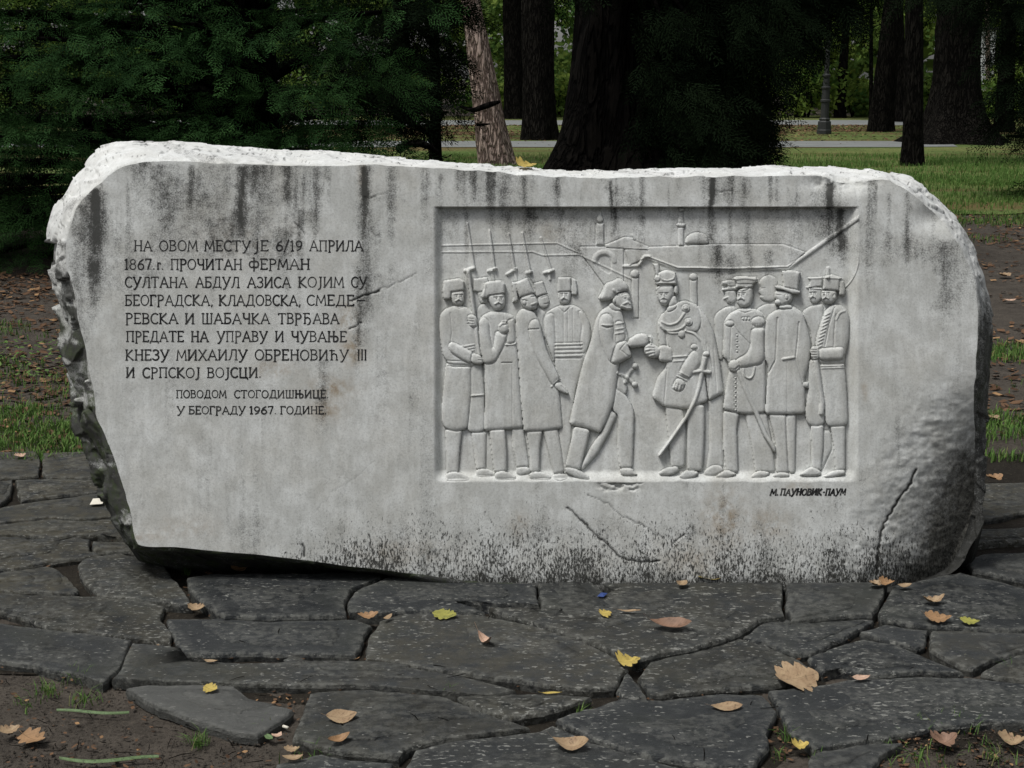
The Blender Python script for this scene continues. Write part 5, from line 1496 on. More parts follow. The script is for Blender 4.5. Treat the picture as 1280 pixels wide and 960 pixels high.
pc = region(2200, -12, 12, 14, 45, -.008, rg, lambda x, y: .3 + clump(x * .4, y * .4))
pe = region(9000, -11, 13, 37.3, 50, .0, rg, lambda x, y: .15 + .85 * sstep(.4, .6, fbm(x / 2.5 + 60, y / 2.5, 4, 3)))
lit = scatter_leaves('leaf_litter', np.concatenate([pa, pb, pc]), (.03, .075), rg, M['litter'])
scatter_leaves('lawn_leaf_litter', pe, (.06, .13), rg, M['litter'])
# foreground: debris at the front corners and in the joints
def img_region(n, poly, z):
    P = np.array(poly, float); lo, hi = P.min(0), P.max(0); out_ = []
    while len(out_) < n:
        x = rg.uniform(lo[0], hi[0]); y = rg.uniform(lo[1], hi[1])
        if inside(np.array([x]), np.array([y]), P)[0]:
            out_.append(tuple(G(x, y, z)))
    return np.array(out_)
deb = np.concatenate([
  img_region(130, [(0,850),(150,860),(330,925),(360,965),(0,965)], -.022), img_region(110, [(1110,930),(1290,905),(1290,965),(1080,965)], -.022),
  img_region(60, [(1090,925),(1180,905),(1200,925),(1110,945)], -.018), img_region(45, [(966,880),(985,905),(1008,945),(965,960)], -.02),
  img_region(60, [(205,705),(450,705),(440,722),(235,722)], -.02), img_region(26, [(205,715),(235,720),(280,768),(255,772)], -.018), img_region(40, [(310,858),(390,862),(380,920),(340,930)], -.022),
  img_region(20, [(0,590),(120,592),(120,602),(0,604)], -.016)])
jp = []
for pl_ in FL[:35]:
    P_ = [G(x, y, 0) for x, y in pl_]
    for i in range(len(P_)):
        a_, b2_ = P_[i], P_[(i + 1) % len(P_)]; L_e = (b2_ - a_).length
        for _ in range(int(L_e * 9 + rg.random())):
            q = a_.lerp(b2_, rg.random()); jp.append((q.x + rg.uniform(-.006, .006), q.y + rg.uniform(-.006, .006), -.016))
deb = np.concatenate([deb, np.array(jp)])
scatter_leaves('leaf_crumbs', deb, (.005, .022), rg, M['litter'], .001)
# gravel crumbs
n = 1400
gp = np.concatenate([img_region(900, [(0,840),(150,855),(330,925),(360,965),(0,965)], -.024), img_region(500, [(1090,930),(1290,905),(1290,965),(1080,965)], -.024)])
s = rg.uniform(.0012, .005, len(gp))
oct_ = np.array([(1,0,0),(0,1,0),(-1,0,0),(0,-1,0),(0,0,.8),(0,0,-.5)], float)
V = gp[:, None] + oct_[None] * s[:, None, None] * rg.uniform(.7, 1.3, (len(gp), 6, 1))
b0 = (np.arange(len(gp)) * 6)[:, None]
Fq = np.concatenate([b0 + np.array([t]) for t in ((0,1,4),(1,2,4),(2,3,4),(3,0,4),(1,0,5),(2,1,5),(3,2,5),(0,3,5))])
tag(mesh_np('gravel', V.reshape(-1, 3), Fq, M['soil'], None, False), kind='stuff')

# ================================================================== GRASS
def blades(name, pts, hgt, wid, rg, mat, lean=.5):
    n = len(pts); a = rg.uniform(0, 2 * pi, n); h = rg.uniform(hgt[0], hgt[1], n); w = rg.uniform(wid[0], wid[1], n)
    d = np.stack([np.cos(a), np.sin(a), 0 * a], -1); pr = np.stack([-np.sin(a), np.cos(a), 0 * a], -1)
    le = rg.uniform(.1, 1, n) * lean
    P = np.asarray(pts, float)
    up = np.array([0, 0, 1.0])
    A = P - pr * w[:, None] / 2; B = P + pr * w[:, None] / 2
    m0 = P + up * (h * .55)[:, None] + d * (h * le * .3)[:, None]
    C_ = m0 - pr * (w * .35)[:, None]; D_ = m0 + pr * (w * .35)[:, None]
    T = P + up * (h * (1 - le * .25))[:, None] + d * (h * le)[:, None]
    V = np.stack([A, B, C_, D_, T], 1).reshape(-1, 3); b0 = (np.arange(n) * 5)[:, None]
    o = mesh_np(name, V, [b0 + np.array([[0, 1, 3, 2]]), b0 + np.array([[2, 3, 4]])], mat, None, False, dict(tint=np.repeat(rg.random(n), 5)))
    tag(o, kind='stuff'); return o
g1 = region(60000, -2, 11, 17.4, 31, -.012, rg, lambda x, y: (.25 + .75 * sstep(.36, .55, fbm(x * .8 + 60, y * .8, 14, 3))) * (1 - .6 * sstep(22, 31, y)) * sstep(17.6, 19.6, y + 3.0 * (fbm(x / 1.5 + 60, y / 1.5, 4, 3) - .5)))
blades('lawn_grass', g1, (.04, .11), (.008, .016), rg, M['grass'])
gl = region(10000, -4.2, -1.55, 6.05, 7.6, -.028, rg, lambda x, y: np.clip(sstep(.42, .62, fbm(x * 2 + 60, y * 2, 24, 3)) + .8 * (y < 6.7 + .25 * fbm(x * 3, x * 0, 3)) * (y > 6.2) * sstep(.38, .55, fbm(x * 5 + 60, y * 5, 29, 3)), 0, 1))
gl2 = region(2600, -5.2, -1.4, 7.2, 9.8, -.028, rg, lambda x, y: sstep(.52, .64, fbm(x * 1.6 + 60, y * 1.6, 25, 3)))
gf = region(9000, 1.8, 10, 14.5, 18.5, -.028, rg, lambda x, y: sstep(.40, .6, fbm(x * .9 + 60, y * .9, 38, 3)) * sstep(13, 18.5, y))
blades('fringe_grass', gf, (.03, .08), (.007, .013), rg, M['grass'])
gr_ = region(17000, 1.95, 4.6, 6.1, 9.6, -.028, rg, lambda x, y: sstep(.40, .6, fbm(x * 1.5 + 60, y * 1.5, 34, 3)))
blades('near_grass', np.concatenate([gl, gl2, gr_]), (.025, .065), (.004, .009), rg, M['grass'], .8)
def tuft(px, py, n, r, h):
    p = G(px, py, -.024); a = rg.uniform(0, 2 * pi, n); q = rg.uniform(0, r, n)
    return np.stack([p.x + np.cos(a) * q, p.y + np.sin(a) * q, np.full(n, p.z)], -1)
tf = [(248,932,70,.035),(60,868,60,.05),(105,880,45,.05),(95,850,30,.05),(35,885,25,.05),(1200,908,60,.06),(1160,912,40,.05),(1150,950,70,.10),(1240,948,60,.10),(985,925,30,.03),(233,718,34,.02),
      (560,868,14,.02),(690,782,8,.015),(1262,840,16,.02),(330,912,14,.02),(60,560,60,.15),(1020,955,16,.03),(385,955,30,.08),(970,950,16,.03),(725,895,10,.02),(1205,832,12,.02)]
blades('joint_grass', np.concatenate([tuft(x, y, n_, r, 0) for x, y, n_, r in tf]), (.012, .05), (.0015, .0035), rg, M['grass'], 1.2)
# white clover-like broad weeds in the left bed
wd = region(900, -4.6, -1.5, 6.3, 9.0, -.02, rg, lambda x, y: sstep(.5, .62, fbm(x * 1.4 + 60, y * 1.4, 41, 3)))
scatter_leaves('low_weeds', wd, (.02, .045), rg, M['grass'], .015)
# dry twigs lying about
def twigs(name, pts, ln, rr):
    m = MB()
    for p in pts:
        a = rr.uniform(0, 2 * pi); L = rr.uniform(*ln); k = rr.uniform(-.3, .3)
        q0 = Vector(p); q1 = q0 + Vector((cos(a), sin(a), .05)) * L * .5; q2 = q1 + Vector((cos(a + k), sin(a + k), 0)) * L * .5
        m.tube([q0, q1, q2], [.0013, .0012, .0006], 4)
    o = m.build(name, M['bark_dark'], None); tag(o, kind='stuff')
tw_pts = np.concatenate([img_region(46, [(0,845),(150,858),(330,925),(360,965),(0,965)], -.018), img_region(30, [(1090,925),(1290,905),(1290,965),(1080,965)], -.018),
                         img_region(26, [(200,720),(1250,745),(1250,940),(380,940)], .005)])
twigs('dry_twigs', tw_pts, (.02, .07), rg)
# ================================================================== TREES
def trunk_mesh(pts, rads, n=28, flare=0.0, seed=0, ridges=7, rough=.05, xform=None):
    """lofted trunk; pts list of Vector, rads list"""
    pts = [Vector(p) for p in pts]
    # subdivide
    P = []; R = []
    for i in range(len(pts) - 1):
        m = 7
        for k in range(m): P.append(pts[i].lerp(pts[i + 1], k / m)); R.append(rads[i] + (rads[i + 1] - rads[i]) * k / m)
    P.append(pts[-1]); R.append(rads[-1])
    v = []; f = []
    z0 = P[0].z
    for i, p in enumerate(P):
        h = p.z - z0
        for k in range(n):
            a = 2 * pi * k / n
            fl = flare * math.exp(-h / (.35 + .25 * min(1, flare))) * (1 + .45 * sin(a * 5 + seed))
            rr = R[i] * (1 + .06 * sin(a * ridges + seed + h) + rough * mnoise.noise(Vector((cos(a) * 2, sin(a) * 2, h * 1.3 + seed)) * 1.6)) + fl
            v.append((p.x + rr * cos(a), p.y + rr * sin(a), p.z))
    for i in range(len(P) - 1):
        for k in range(n):
            k2 = (k + 1) % n; f.append((i * n + k, i * n + k2, (i + 1) * n + k2, (i + 1) * n + k))
    return np.array(v), np.array(f)
def clump_leaves(rg, centers, radii, n_per, size, flat=.7, squash=.75, droop=0.0, shell=.55, tints=None):
    V = []; T = []
    for ci, (c, r) in enumerate(zip(centers, radii)):
        n = n_per if np.isscalar(n_per) else n_per[ci]
        d = rg.normal(size=(n, 3)); d /= np.linalg.norm(d, axis=1)[:, None]
        rad = r * (shell + (1 - shell) * rg.random(n) ** .7)
        P = np.asarray(c)[None] + d * rad[:, None] * np.array([1, 1, squash])
        s = rg.uniform(size[0], size[1], n)
        u = rg.normal(size=(n, 3)); u[:, 2] *= flat; u[:, 2] -= droop; u /= np.linalg.norm(u, axis=1)[:, None]
        w = np.cross(u, rg.normal(size=(n, 3))); w /= np.linalg.norm(w, axis=1)[:, None]
        a = P; b_ = P + u * s[:, None] * .5 + w * s[:, None] * .32; c_ = P + u * s[:, None]; e = P + u * s[:, None] * .5 - w * s[:, None] * .32
        V.append(np.stack([a, b_, c_, e], 1)); tb = rg.random() if tints is None else tints[ci]
        T.append(np.clip(tb * .6 + rg.random(n) * .4, 0, 1))
    V = np.concatenate(V); T = np.concatenate(T)
    return V.reshape(-1, 3), (np.arange(len(V)) * 4)[:, None] + np.array([[0, 1, 2, 3]]), np.repeat(T, 4)

# ---- feathery evergreen sprays (yew, spruce): one flat twig pattern repeated at every branch tip
def spray_template(rg, L=.30, n_side=8, leaf=.027):
    q = []
    for i in range(n_side):
        t = (i + .6) / n_side; x = L * t
        ln = L * .42 * (1 - t * .75)
        for s in (-1, 1):
            dx, dy = .72, s * .69
            m = max(2, int(ln / (leaf * .75)))
            for k in range(m):
                px, py = x + dx * ln * (k + .3) / m, dy * ln * (k + .3) / m
                ang = math.atan2(dy, dx) + rg.uniform(-.5, .5); q.append((px, py, -.10 * (px / L) ** 2 * L - abs(py) * .12 + rg.uniform(-.006, .006), ang, leaf * rg.uniform(.8, 1.3)))
    for k in range(5): q.append((L * (.6 + k * .1), 0, -.06 * L, rg.uniform(-.4, .4), leaf))
    V = []
    for x, y, z, a, s in q:
        u = np.array([cos(a), sin(a), rg.uniform(-.3, .15)]); w = np.array([-sin(a), cos(a), rg.uniform(-.4, .4)]) * .30
        p = np.array([x, y, z]); V.append([p - u * s * .1, p + u * s * .4 + w * s * .5, p + u * s, p + u * s * .4 - w * s * .5])
    return np.array(V)          # m,4,3
def sprays(rg, pos, out, size, droop, tint):
    """instances of the spray: pos (n,3), out (n,3) outward direction, size (n), droop (n)"""
    T = [spray_template(rg) for _ in range(4)]
    Vs = []; Ts = []
    n = len(pos); pick = rg.integers(0, 4, n)
    for k in range(4):
        m = pick == k
        if not m.any(): continue
        o_ = out[m].copy(); o_[:, 2] = o_[:, 2] * .5 - droop[m]; o_ += rg.normal(size=o_.shape) * .28
        o_ /= np.linalg.norm(o_, axis=1)[:, None]
        up = np.tile([0, 0, 1.0], (m.sum(), 1)) + rg.normal(size=o_.shape) * .75
        y = np.cross(up, o_); y /= np.linalg.norm(y, axis=1)[:, None]; z = np.cross(o_, y)
        t = T[k].reshape(-1, 3)
        W = pos[m][:, None] + size[m][:, None, None] * (t[None, :, :1] * o_[:, None] + t[None, :, 1:2] * y[:, None] + t[None, :, 2:] * z[:, None])
        Vs.append(W.reshape(-1, 3)); Ts.append(np.repeat(np.clip(tint[m] , 0, 1), len(t)))
    V = np.concatenate(Vs); Tt = np.concatenate(Ts)
    return V, np.arange(len(V)).reshape(-1, 4), Tt

def evergreen(name, base, trunk_r, height, boughs, label, mat, bark, n_spray, size, droop, seed, group=None, tr_top=None, cover=None, flare=.3):
    rg = np.random.default_rng(seed)
    root = empty(name, base, label, 'tree', group)
    v, f = trunk_mesh([(0, 0, -.05), (0, 0, height * .5), (0.1, 0, height)], [trunk_r, trunk_r * .8, .05], 24, flare, seed)
    mesh_np('trunk', v, f, bark, root)
    # boughs: list of centre, radii (ellipsoid pads)
    P = []; O = []; S_ = []; Dr = []; T = []
    tot = sum(b[3] * b[4] for b in boughs)
    mbr = MB()
    for (cx_, cy_, cz_, rx_, rz_, *ry_) in boughs:
        ry2 = ry_[0] if ry_ else rx_
        n = max(8, int(n_spray * rx_ * rz_ / tot))
        d = rg.normal(size=(n, 3)); d /= np.linalg.norm(d, axis=1)[:, None]
        d[:, 2] = np.where(d[:, 2] < -.5, -d[:, 2] * .6, d[:, 2]); d[:, 1] = np.where((d[:, 1] > .3) & (rg.random(n) < .5), -d[:, 1], d[:, 1])
        rad = .55 + .45 * rg.random(n) ** .5
        p = np.array([cx_, cy_, cz_]) + d * rad[:, None] * np.array([rx_, ry2, rz_])
        P.append(p); O.append(d * np.array([1, 1, .6])); S_.append(rg.uniform(size[0], size[1], n)); Dr.append(rg.uniform(droop[0], droop[1], n))
        tb = rg.random(); T.append(np.clip(tb * .5 + rg.random(n) * .5, 0, 1))
        st = Vector((0, 0, max(.4, min(height * .9, cz_ - .3)))); en = Vector((cx_, cy_, cz_))
        mid = st.lerp(en, .5) + Vector((0, 0, .12))
        mbr.tube([st, mid, en], [.05, .035, .015], 6)
    mbr.build('branches', bark, root, True)
    V, Fq, Tt = sprays(rg, np.concatenate(P), np.concatenate(O), np.concatenate(S_), np.concatenate(Dr), np.concatenate(T))
    mesh_np('crown', V, Fq, mat, root, False, dict(tint=Tt))
    return root

# ---- big yew on the left: a wall of boughs
def rel(px, py, y, base): p = H(px, py, y); return (p.x - base[0], p.y - base[1], p.z - base[2])
rgy = np.random.default_rng(3)
yb = (-2.45, 13.6, 0)
B = []
for py_ in (-260, -190, -130, -75, -20, 25, 65, 105, 140, 175, 205, 235, 265, 295, 320):
    for k in range(8):
        px_ = -150 + k * 88 + rgy.uniform(-34, 34) + (0 if py_ < 200 else -60)
        lim = 505 - max(0, py_ - 90) * .35 + rgy.uniform(-20, 20)
        if px_ > lim: px_ = lim - rgy.uniform(0, 50)
        dy = rgy.uniform(-.9, .6); y_ = 12.6 + dy + abs(px_ - 200) / 900
        c = rel(px_, py_ + rgy.uniform(-20, 20), y_, yb)
        B.append((*c, rgy.uniform(.30, .52), rgy.uniform(.12, .22) + (.06 if py_ > 150 else 0), rgy.uniform(.3, .5)))
evergreen('yew_tree', yb, .30, 4.6, B, 'broad dark green yew filling the left side behind the marble block', M['yew'], M['bark_yew'], 6500, (.6, 1.05), (.15, .6), 21)
# second row behind closes the gaps; shade is put into its near-black needles
yb2 = (-3.1, 16.2, 0); B = []
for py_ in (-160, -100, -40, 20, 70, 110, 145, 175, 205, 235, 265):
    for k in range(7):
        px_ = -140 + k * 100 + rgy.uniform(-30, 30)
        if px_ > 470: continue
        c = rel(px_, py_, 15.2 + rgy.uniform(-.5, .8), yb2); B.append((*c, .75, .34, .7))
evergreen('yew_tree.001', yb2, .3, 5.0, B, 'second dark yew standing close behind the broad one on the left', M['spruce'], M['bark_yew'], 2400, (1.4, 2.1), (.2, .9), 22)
# yew branches hanging over the middle gap (its stem leans at x~550)
yb3 = tuple(G(552, 193)); yb3 = (yb3[0], yb3[1], 0)
yb3 = (H(545, 200, 22).x, 22.0, 0); B = []
for px_, py_, s_ in [(500,30,.8),(540,10,.8),(520,80,.8),(540,60,.5),(500,120,.7),(530,115,.5),(545,15,.5),(480,150,.5),(520,150,.45),(470,70,.9),(470,110,.8),(505,-40,.9),(560,-50,.9),(600,-60,.4),(560,140,.35)]:
    B.append((*rel(px_, py_, 20.8 + rgy.uniform(-.4, .8), yb3), s_ * .6, s_ * .38, .5))
evergreen('spruce_tree', yb3, .085, 5.5, B, 'thin dark evergreen between the broad yew and the pale leaning pine', M['spruce'], M['bark_dark'], 1300, (1.3, 2.0), (.2, .8), 23, flare=.05)

# ---- the great black trunk right of centre with drooping spruce boughs
tb = (H(778, 215, 14.6).x, 14.6, 0)
rg0 = np.random.default_rng(5)
big = empty('spruce_tree', tb, 'massive black-trunked spruce right of centre with drooping boughs above the relief', 'tree')
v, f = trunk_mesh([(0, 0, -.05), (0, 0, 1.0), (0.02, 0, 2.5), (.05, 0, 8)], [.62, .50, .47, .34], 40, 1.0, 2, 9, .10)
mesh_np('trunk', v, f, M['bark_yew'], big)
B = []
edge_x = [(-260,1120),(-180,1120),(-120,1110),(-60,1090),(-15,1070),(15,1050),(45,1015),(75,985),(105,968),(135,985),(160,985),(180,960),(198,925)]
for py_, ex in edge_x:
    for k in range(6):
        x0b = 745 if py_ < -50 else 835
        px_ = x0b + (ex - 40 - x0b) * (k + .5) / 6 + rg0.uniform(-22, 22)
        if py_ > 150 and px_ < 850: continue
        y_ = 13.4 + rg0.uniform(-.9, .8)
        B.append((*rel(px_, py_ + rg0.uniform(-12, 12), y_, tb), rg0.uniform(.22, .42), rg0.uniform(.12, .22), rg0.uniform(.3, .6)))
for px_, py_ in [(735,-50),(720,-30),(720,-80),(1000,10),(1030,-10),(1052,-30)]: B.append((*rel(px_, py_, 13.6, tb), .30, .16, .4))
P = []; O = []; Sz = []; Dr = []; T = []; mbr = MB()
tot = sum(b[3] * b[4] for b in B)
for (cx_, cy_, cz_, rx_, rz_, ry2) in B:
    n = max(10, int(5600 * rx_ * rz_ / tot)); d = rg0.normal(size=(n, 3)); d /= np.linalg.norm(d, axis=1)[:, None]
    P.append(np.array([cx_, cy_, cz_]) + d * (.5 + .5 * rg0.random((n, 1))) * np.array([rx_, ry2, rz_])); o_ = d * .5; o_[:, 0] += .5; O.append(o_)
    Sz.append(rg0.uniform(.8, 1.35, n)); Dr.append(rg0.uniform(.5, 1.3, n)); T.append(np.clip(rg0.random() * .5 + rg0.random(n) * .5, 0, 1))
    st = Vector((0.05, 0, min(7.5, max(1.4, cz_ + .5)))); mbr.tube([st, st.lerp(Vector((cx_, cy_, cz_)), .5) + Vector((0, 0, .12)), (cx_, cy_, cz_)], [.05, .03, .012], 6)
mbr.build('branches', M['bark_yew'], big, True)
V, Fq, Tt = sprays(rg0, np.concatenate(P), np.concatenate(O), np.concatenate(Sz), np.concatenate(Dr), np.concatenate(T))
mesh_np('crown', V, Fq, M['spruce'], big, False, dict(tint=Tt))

# ---- far trunks: px base, py base, width base px, px top, width top px (top at y=0), material
def far_tree(name, pb, yb_, wb, pt, wt, bark, label, flare=.0, crown=True, seed=0, ch=9.0, group='deciduous trees across the lawn', cat='tree', cr=3.2, dist=None, ncl=14):
    g = G(pb, yb_); y = dist or g.y
    base = (H(pb, yb_, y).x, y, 0); sc = y / cos(0) / F_PX * 1.02
    top = H(pt, 0, y); k = (ch) / max(top.z, .5)
    rt = empty(name, base, label, cat, group)
    dx = (top.x - base[0]) * k
    r0, r1 = wb * sc / 2, wt * sc / 2
    v, f = trunk_mesh([(0, 0, -.05), ((top.x - base[0]) * .5, 0, top.z * .5), (top.x - base[0], 0, top.z), (dx, .2, ch)], [r0, (r0 + r1) / 2, r1, r1 * .6], 28, flare, seed, 6, .08)
    mesh_np('trunk', v, f, bark, rt)
    if crown:
        rg = np.random.default_rng(100 + seed); cs = []; rs = []
        m = MB()
        for i in range(ncl):
            a = rg.uniform(0, 2 * pi); q = cr * rg.random() ** .5
            c = (dx + q * cos(a), q * sin(a), ch * rg.uniform(.62, 1.15)); cs.append(c); rs.append(rg.uniform(.8, 1.5))
            if i < 8: m.tube([(dx * .6, 0, ch * .55), ((dx * .6 + c[0]) / 2, c[1] / 2, (ch * .6 + c[2]) / 2 + .2), c], [r1 * .35 + .03, r1 * .2 + .02, .02], 6)
        m.build('branches', bark, rt, True)
        V, Fq, Tt = clump_leaves(rg, cs, rs, 190, (.16, .34))
        mesh_np('crown', V, Fq, M['crown'], rt, False, dict(tint=Tt))
    return rt
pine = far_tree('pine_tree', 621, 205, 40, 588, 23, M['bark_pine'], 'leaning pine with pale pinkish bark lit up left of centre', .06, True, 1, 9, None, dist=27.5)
# dead dark branch crossing the pine
m = MB(); b0 = pine.location
q1 = H(592, 138, 26.9); q2 = H(612, 131, 26.85); q3 = H(625, 127, 26.9); q0 = H(575, 133, 27.2)
m.tube([q - b0 for q in (q0, q1, q2, q3)], [.02, .05, .06, .03], 7)
q1 = H(596, 156, 26.95); q2 = H(612, 155, 26.9); m.tube([q1 - b0, q2 - b0], [.03, .015], 6)
m.build('dead_branch', M['bark_yew'], pine, True)
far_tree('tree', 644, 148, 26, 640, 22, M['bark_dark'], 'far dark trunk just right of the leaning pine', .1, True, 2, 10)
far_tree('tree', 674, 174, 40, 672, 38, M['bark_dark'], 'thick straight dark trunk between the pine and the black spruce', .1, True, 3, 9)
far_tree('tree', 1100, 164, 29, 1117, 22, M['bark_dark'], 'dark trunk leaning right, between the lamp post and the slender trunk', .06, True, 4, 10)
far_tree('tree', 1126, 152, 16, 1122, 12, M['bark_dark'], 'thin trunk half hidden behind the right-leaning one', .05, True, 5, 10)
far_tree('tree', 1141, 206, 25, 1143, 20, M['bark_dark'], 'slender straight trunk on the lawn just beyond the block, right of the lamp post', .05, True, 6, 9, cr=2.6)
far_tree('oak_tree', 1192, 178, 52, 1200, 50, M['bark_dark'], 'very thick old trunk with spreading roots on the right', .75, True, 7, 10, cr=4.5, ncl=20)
far_tree('tree', 1090, 128, 5, 1089, 4, M['bark_dark'], 'very thin far sapling trunk beside the right-leaning tree', .0, True, 8, 8, dist=58, ncl=8)
far_tree('tree', 1049, 152, 13, 1060, 8, M['bark_dark'], 'low forked dark trunk right of the lamp post', .05, True, 9, 7, dist=59)
far_tree('tree', 1000, 150, 12, 990, 10, M['bark_dark'], 'far trunk mostly hidden by drooping spruce boughs', .05, True, 10, 10, dist=60)
far_tree('tree', 1254, 168, 22, 1262, 17, M['bark_dark'], 'dark trunk at the right edge behind drooping foliage', .06, True, 11, 10, dist=44)
far_tree('tree', 505, 150, 20, 500, 18, M['bark_dark'], 'far trunk seen in the gap at the right end of the broad yew', .05, True, 12, 10, dist=57)
far_tree('tree', 1236, 140, 6, 1234, 5, M['bark_pine'], 'thin pale trunk in the gap beside the thick old trunk', .0, True, 13, 10, dist=60, ncl=8)
# trees outside the picture that shade the lawn
for i, (x, y) in enumerate([(-14,30),(-9,42),(24,49),(-20,46)]):
    g = far_tree('tree', 640, 150, 22, 640, 20, M['bark_dark'], 'tree', .1, True, 30 + i, 9.5, cr=4.2, dist=y)
    # only the high canopy reaches into view; place the stem clear of the gaps
    g.location = (x, y, 0)
    g['label'] = ['park tree far left beyond the yew, its leafy crown overhead', 'park tree behind the left yew near the path', 'park tree at the far right by the second path', 'park tree at the far left by the second path'][i]
# right-hand drooping yew branches at the frame edge
yb4 = (H(1330, 200, 21).x, 21.0, 0); B = []
for px_, py_, s_ in [(1268,20,.5),(1290,60,.6),(1262,70,.38),(1272,110,.38),(1280,150,.38),(1262,140,.26),(1300,110,.6),(1330,20,.8),(1310,170,.5),(1240,5,.4),(1200,-8,.45),(1160,-14,.4),(1250,40,.32),(1345,120,.8),(1290,-30,.8),(1225,-30,.6),(1258,170,.16),(1282,225,.14),(1222,15,.25)]:
    B.append((*rel(px_, py_, 19.8 + rgy.uniform(-.4, .6), yb4), s_ * .8, s_ * .5, .5))
evergreen('spruce_tree', yb4, .2, 6, B, 'dark evergreen at the right edge with boughs hanging into the picture', M['spruce'], M['bark_yew'], 1100, (1.1, 1.7), (.5, 1.2), 29)

# low curved root / branch at the right end of the yew
mb = MB(); pts = [H(498,187,19.5), H(510,180,19.4), H(525,179,19.4), H(538,184,19.4), H(546,192,19.5), H(550,200,19.6)]
o0 = Vector((pts[0].x, pts[0].y, 0)); mb.tube([p - o0 for p in pts], [.06,.055,.05,.045,.045,.045], 8)
o = mb.build('fallen_branch', M['bark_yew'], None, True); o.location = o0; tag(o, 'low arched dark branch at the right foot of the broad yew', 'branch')
# mound of bare earth under the conifers, their shade put into its near-black soil
mx = np.linspace(-9, 5.2, 60); my = np.linspace(11.2, 21.5, 44); MX, MY = np.meshgrid(mx, my)
mz = -.06 + .34 * np.exp(-((MX + 2.2) / 4.4) ** 4 - ((MY - 16.5) / 3.6) ** 4) + (fbm(MX * 1.3, MY * 1.3, 4) - .5) * .06 + .12 * np.exp(-((MX - tb[0]) / 1.2) ** 2 - ((MY - tb[1]) / 1.2) ** 2)
ii = np.arange(MX.size).reshape(MX.shape)
tag(mesh_np('earth_mound', np.stack([MX, MY, mz], -1), np.stack([ii[:-1, :-1], ii[:-1, 1:], ii[1:, 1:], ii[1:, :-1]], -1).reshape(-1, 4), M['joint']), kind='structure')

# ---- far wood: uncountable leaf mass with gaps, brighter to the right
rgw = np.random.default_rng(8)
cs, rs, tn, npc = [], [], [], []
for i in range(620):
    y = rgw.uniform(61, 78); x = rgw.uniform(-36, 42); z = rgw.random() ** 1.1 * 13 + .3
    cs.append((x, y, z)); rs.append(rgw.uniform(.8, 1.9))
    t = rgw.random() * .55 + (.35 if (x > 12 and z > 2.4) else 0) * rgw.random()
    tn.append(t); npc.append(150)
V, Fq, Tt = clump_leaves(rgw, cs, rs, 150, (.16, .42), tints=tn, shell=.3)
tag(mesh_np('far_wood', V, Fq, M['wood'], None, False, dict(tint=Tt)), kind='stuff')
cs = [(rgw.uniform(-85, 85), 0, rgw.uniform(0, 18)) for _ in range(640)]; cs = [(x, rgw.uniform(80, 92) - abs(x) * .35, z) for x, _, z in cs]
V, Fq, Tt = clump_leaves(rgw, cs, [2.6] * 640, 70, (.7, 1.3), shell=.2)
tag(mesh_np('distant_wood', V, Fq, M['wood'], None, False, dict(tint=Tt)), kind='stuff')
# understorey bushes between the paths and the wood
BU = [(1010,152,1.6,'bushy shrub left of the lamp post base'),(1065,150,1.2,'low dark shrub right of the lamp post'),(1165,150,1.4,'green shrub between the slender and thick trunks'),
      (1230,152,1.3,'yellow-green shrub in the gap right of the thick old trunk'),(700,150,1.3,'green shrub right of the thick straight trunk'),(600,150,1.2,'green shrub behind the leaning pine'),(1270,150,1.5,'shrub at the far right edge'),(520,150,1.2,'shrub in the gap right of the yew')]
for i, (px_, py_, r_, lab) in enumerate(BU):
    g = H(px_, py_, 59.5 + (i % 3)); rt = empty('shrub', (g.x, g.y, 0), lab, 'shrub', 'shrubs along the edge of the wood')
    cc = [(rgw.uniform(-1, 1) * r_, rgw.uniform(-.5, .5), rgw.uniform(.3, 1.5) * r_ * .8) for _ in range(9)]
    V, Fq, Tt = clump_leaves(rgw, cc, [r_ * .6] * 9, 160, (.14, .3), shell=.4)
    mesh_np('foliage', V, Fq, M['wood'], rt, False, dict(tint=Tt))
    m = MB(); 
    for q in range(4): m.tube([(0, 0, 0), (rgw.uniform(-.3, .3), 0, r_ * .5), (rgw.uniform(-.8, .8), 0, r_)], [.05, .04, .02], 5)
    m.build('stems', M['bark_dark'], rt, True)

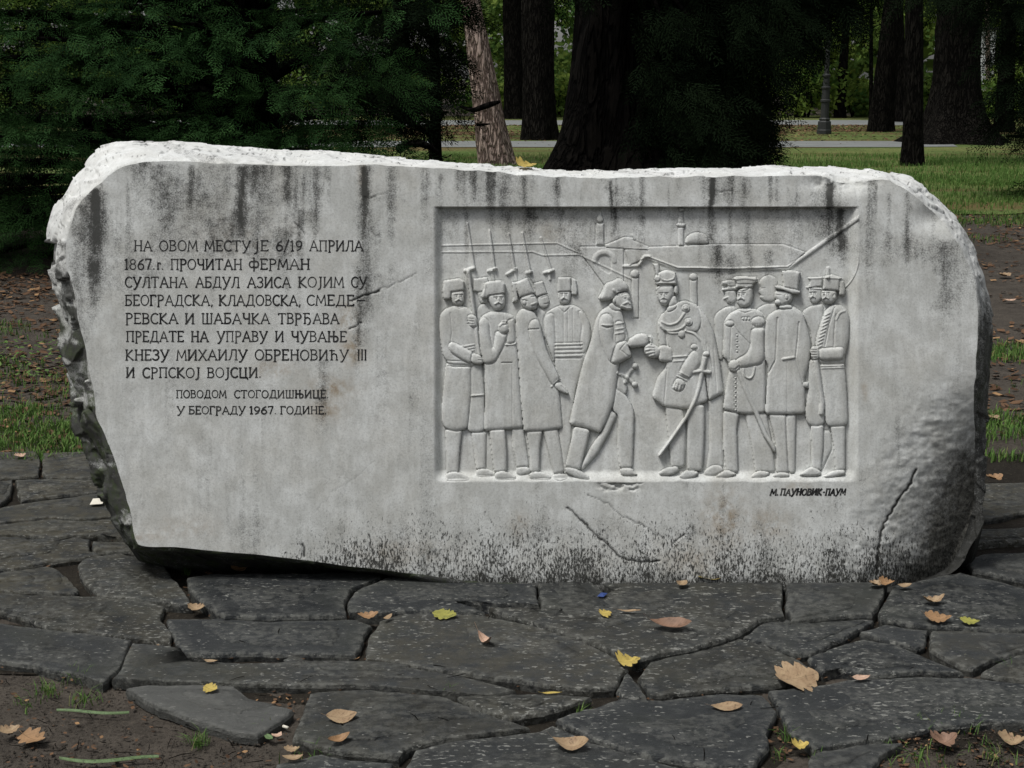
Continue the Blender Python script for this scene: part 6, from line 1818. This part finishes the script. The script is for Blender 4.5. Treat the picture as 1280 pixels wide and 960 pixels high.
# ================================================================== LAMP POST
g = G(1030, 167); lp = empty('street_lamp', (g.x, g.y, 0), 'old dark park lamp post with banded column on the lawn between the two paths', 'street lamp')
m = MB(); m.lathe((0, 0, 0), [(-.02,.22),(.10,.22),(.12,.20),(.34,.19),(.38,.15),(.42,.17),(.46,.14)], 8); m.build('base', M['iron'], lp)
m = MB(); m.lathe((0, 0, 0), [(.46,.125),(.9,.12),(.92,.15),(.97,.15),(.99,.12),(1.28,.115),(1.30,.14),(1.34,.14),(1.36,.10),(1.62,.095),(1.64,.12),(1.69,.12),(1.72,.075),(3.6,.055),(3.65,.08),(3.72,.08),(3.76,.05),(3.95,.05)], 14); m.build('column', M['iron'], lp, False)
m = MB(); m.lathe((0, 0, 0), [(3.95,.07),(3.98,.13),(4.02,.14),(4.03,.10)], 6); m.lathe((0, 0, 0), [(4.42,.24),(4.46,.25),(4.60,.12),(4.66,.05),(4.74,.04),(4.80,.01)], 6); m.build('lantern_frame', M['iron'], lp)
m = MB(); m.lathe((0, 0, 0), [(4.03,.11),(4.42,.21)], 6); m.build('lantern_glass', M['glass'], lp)

# ================================================================== PALE BUILDING glimpsed through the gap
g = H(1216, 95, 60.3); bd = empty('building', (g.x, g.y, 0), 'small patch of white building glimpsed through the trees beside the thick old trunk', 'building')
m = MB(); m.box((0, 0, 2.2), (1.5, .6, 2.6)); m.build('wall', M['white'], bd)
m = MB(); m.box((.50, -.32, 2.4), (.22, .06, .4)); m.build('window', M['window'], bd)
m = MB(); m.box((0, 0, 3.55), (1.6, .8, .1)); m.build('roof', M['iron'], bd)

# ================================================================== TREES BEHIND THE VIEWER (added unseen round this clearing to cut low frontal light)
LB = ['added light-blocking tree behind the viewer, far left','added light-blocking tree behind the viewer, left','added light-blocking tree behind the viewer, left of the middle','added light-blocking tree behind the viewer, in the middle','added light-blocking tree behind the viewer, right of the middle',
      'added light-blocking tree behind the viewer, right','added light-blocking tree behind the viewer, far right','added light-blocking tree beyond the left end of the paving','added light-blocking tree beyond the right end of the paving','added light-blocking tree left of the clearing','added light-blocking tree right of the clearing']
for i, (x, y, ch_) in enumerate([(-13,-6,8),(-9,-10,9),(-4.5,-11,9),(0,-12,9.5),(4.5,-11,9),(9,-10,9),(13,-6,8),(-12,5,8),(13,6,8),(-14,0,8),(14,0,8)]):
    rt = empty('tree', (x, y, 0), LB[i], 'tree', 'added light-blocking trees round the clearing behind the viewer')
    v, f = trunk_mesh([(0, 0, -.05), (.1, 0, ch_ * .5), (0, .1, ch_)], [.28, .22, .08], 20, .15, i)
    mesh_np('trunk', v, f, M['bark_dark'], rt)
    rgb = np.random.default_rng(300 + i)
    cs = [(rgb.uniform(-2.6, 2.6), rgb.uniform(-1.8, 1.8), rgb.uniform(1.6, ch_)) for _ in range(26)]
    V, Fq, Tt = clump_leaves(rgb, cs, rgb.uniform(1.0, 1.5, 26), 110, (.3, .5))
    mesh_np('crown', V, Fq, M['crown'], rt, False, dict(tint=Tt))
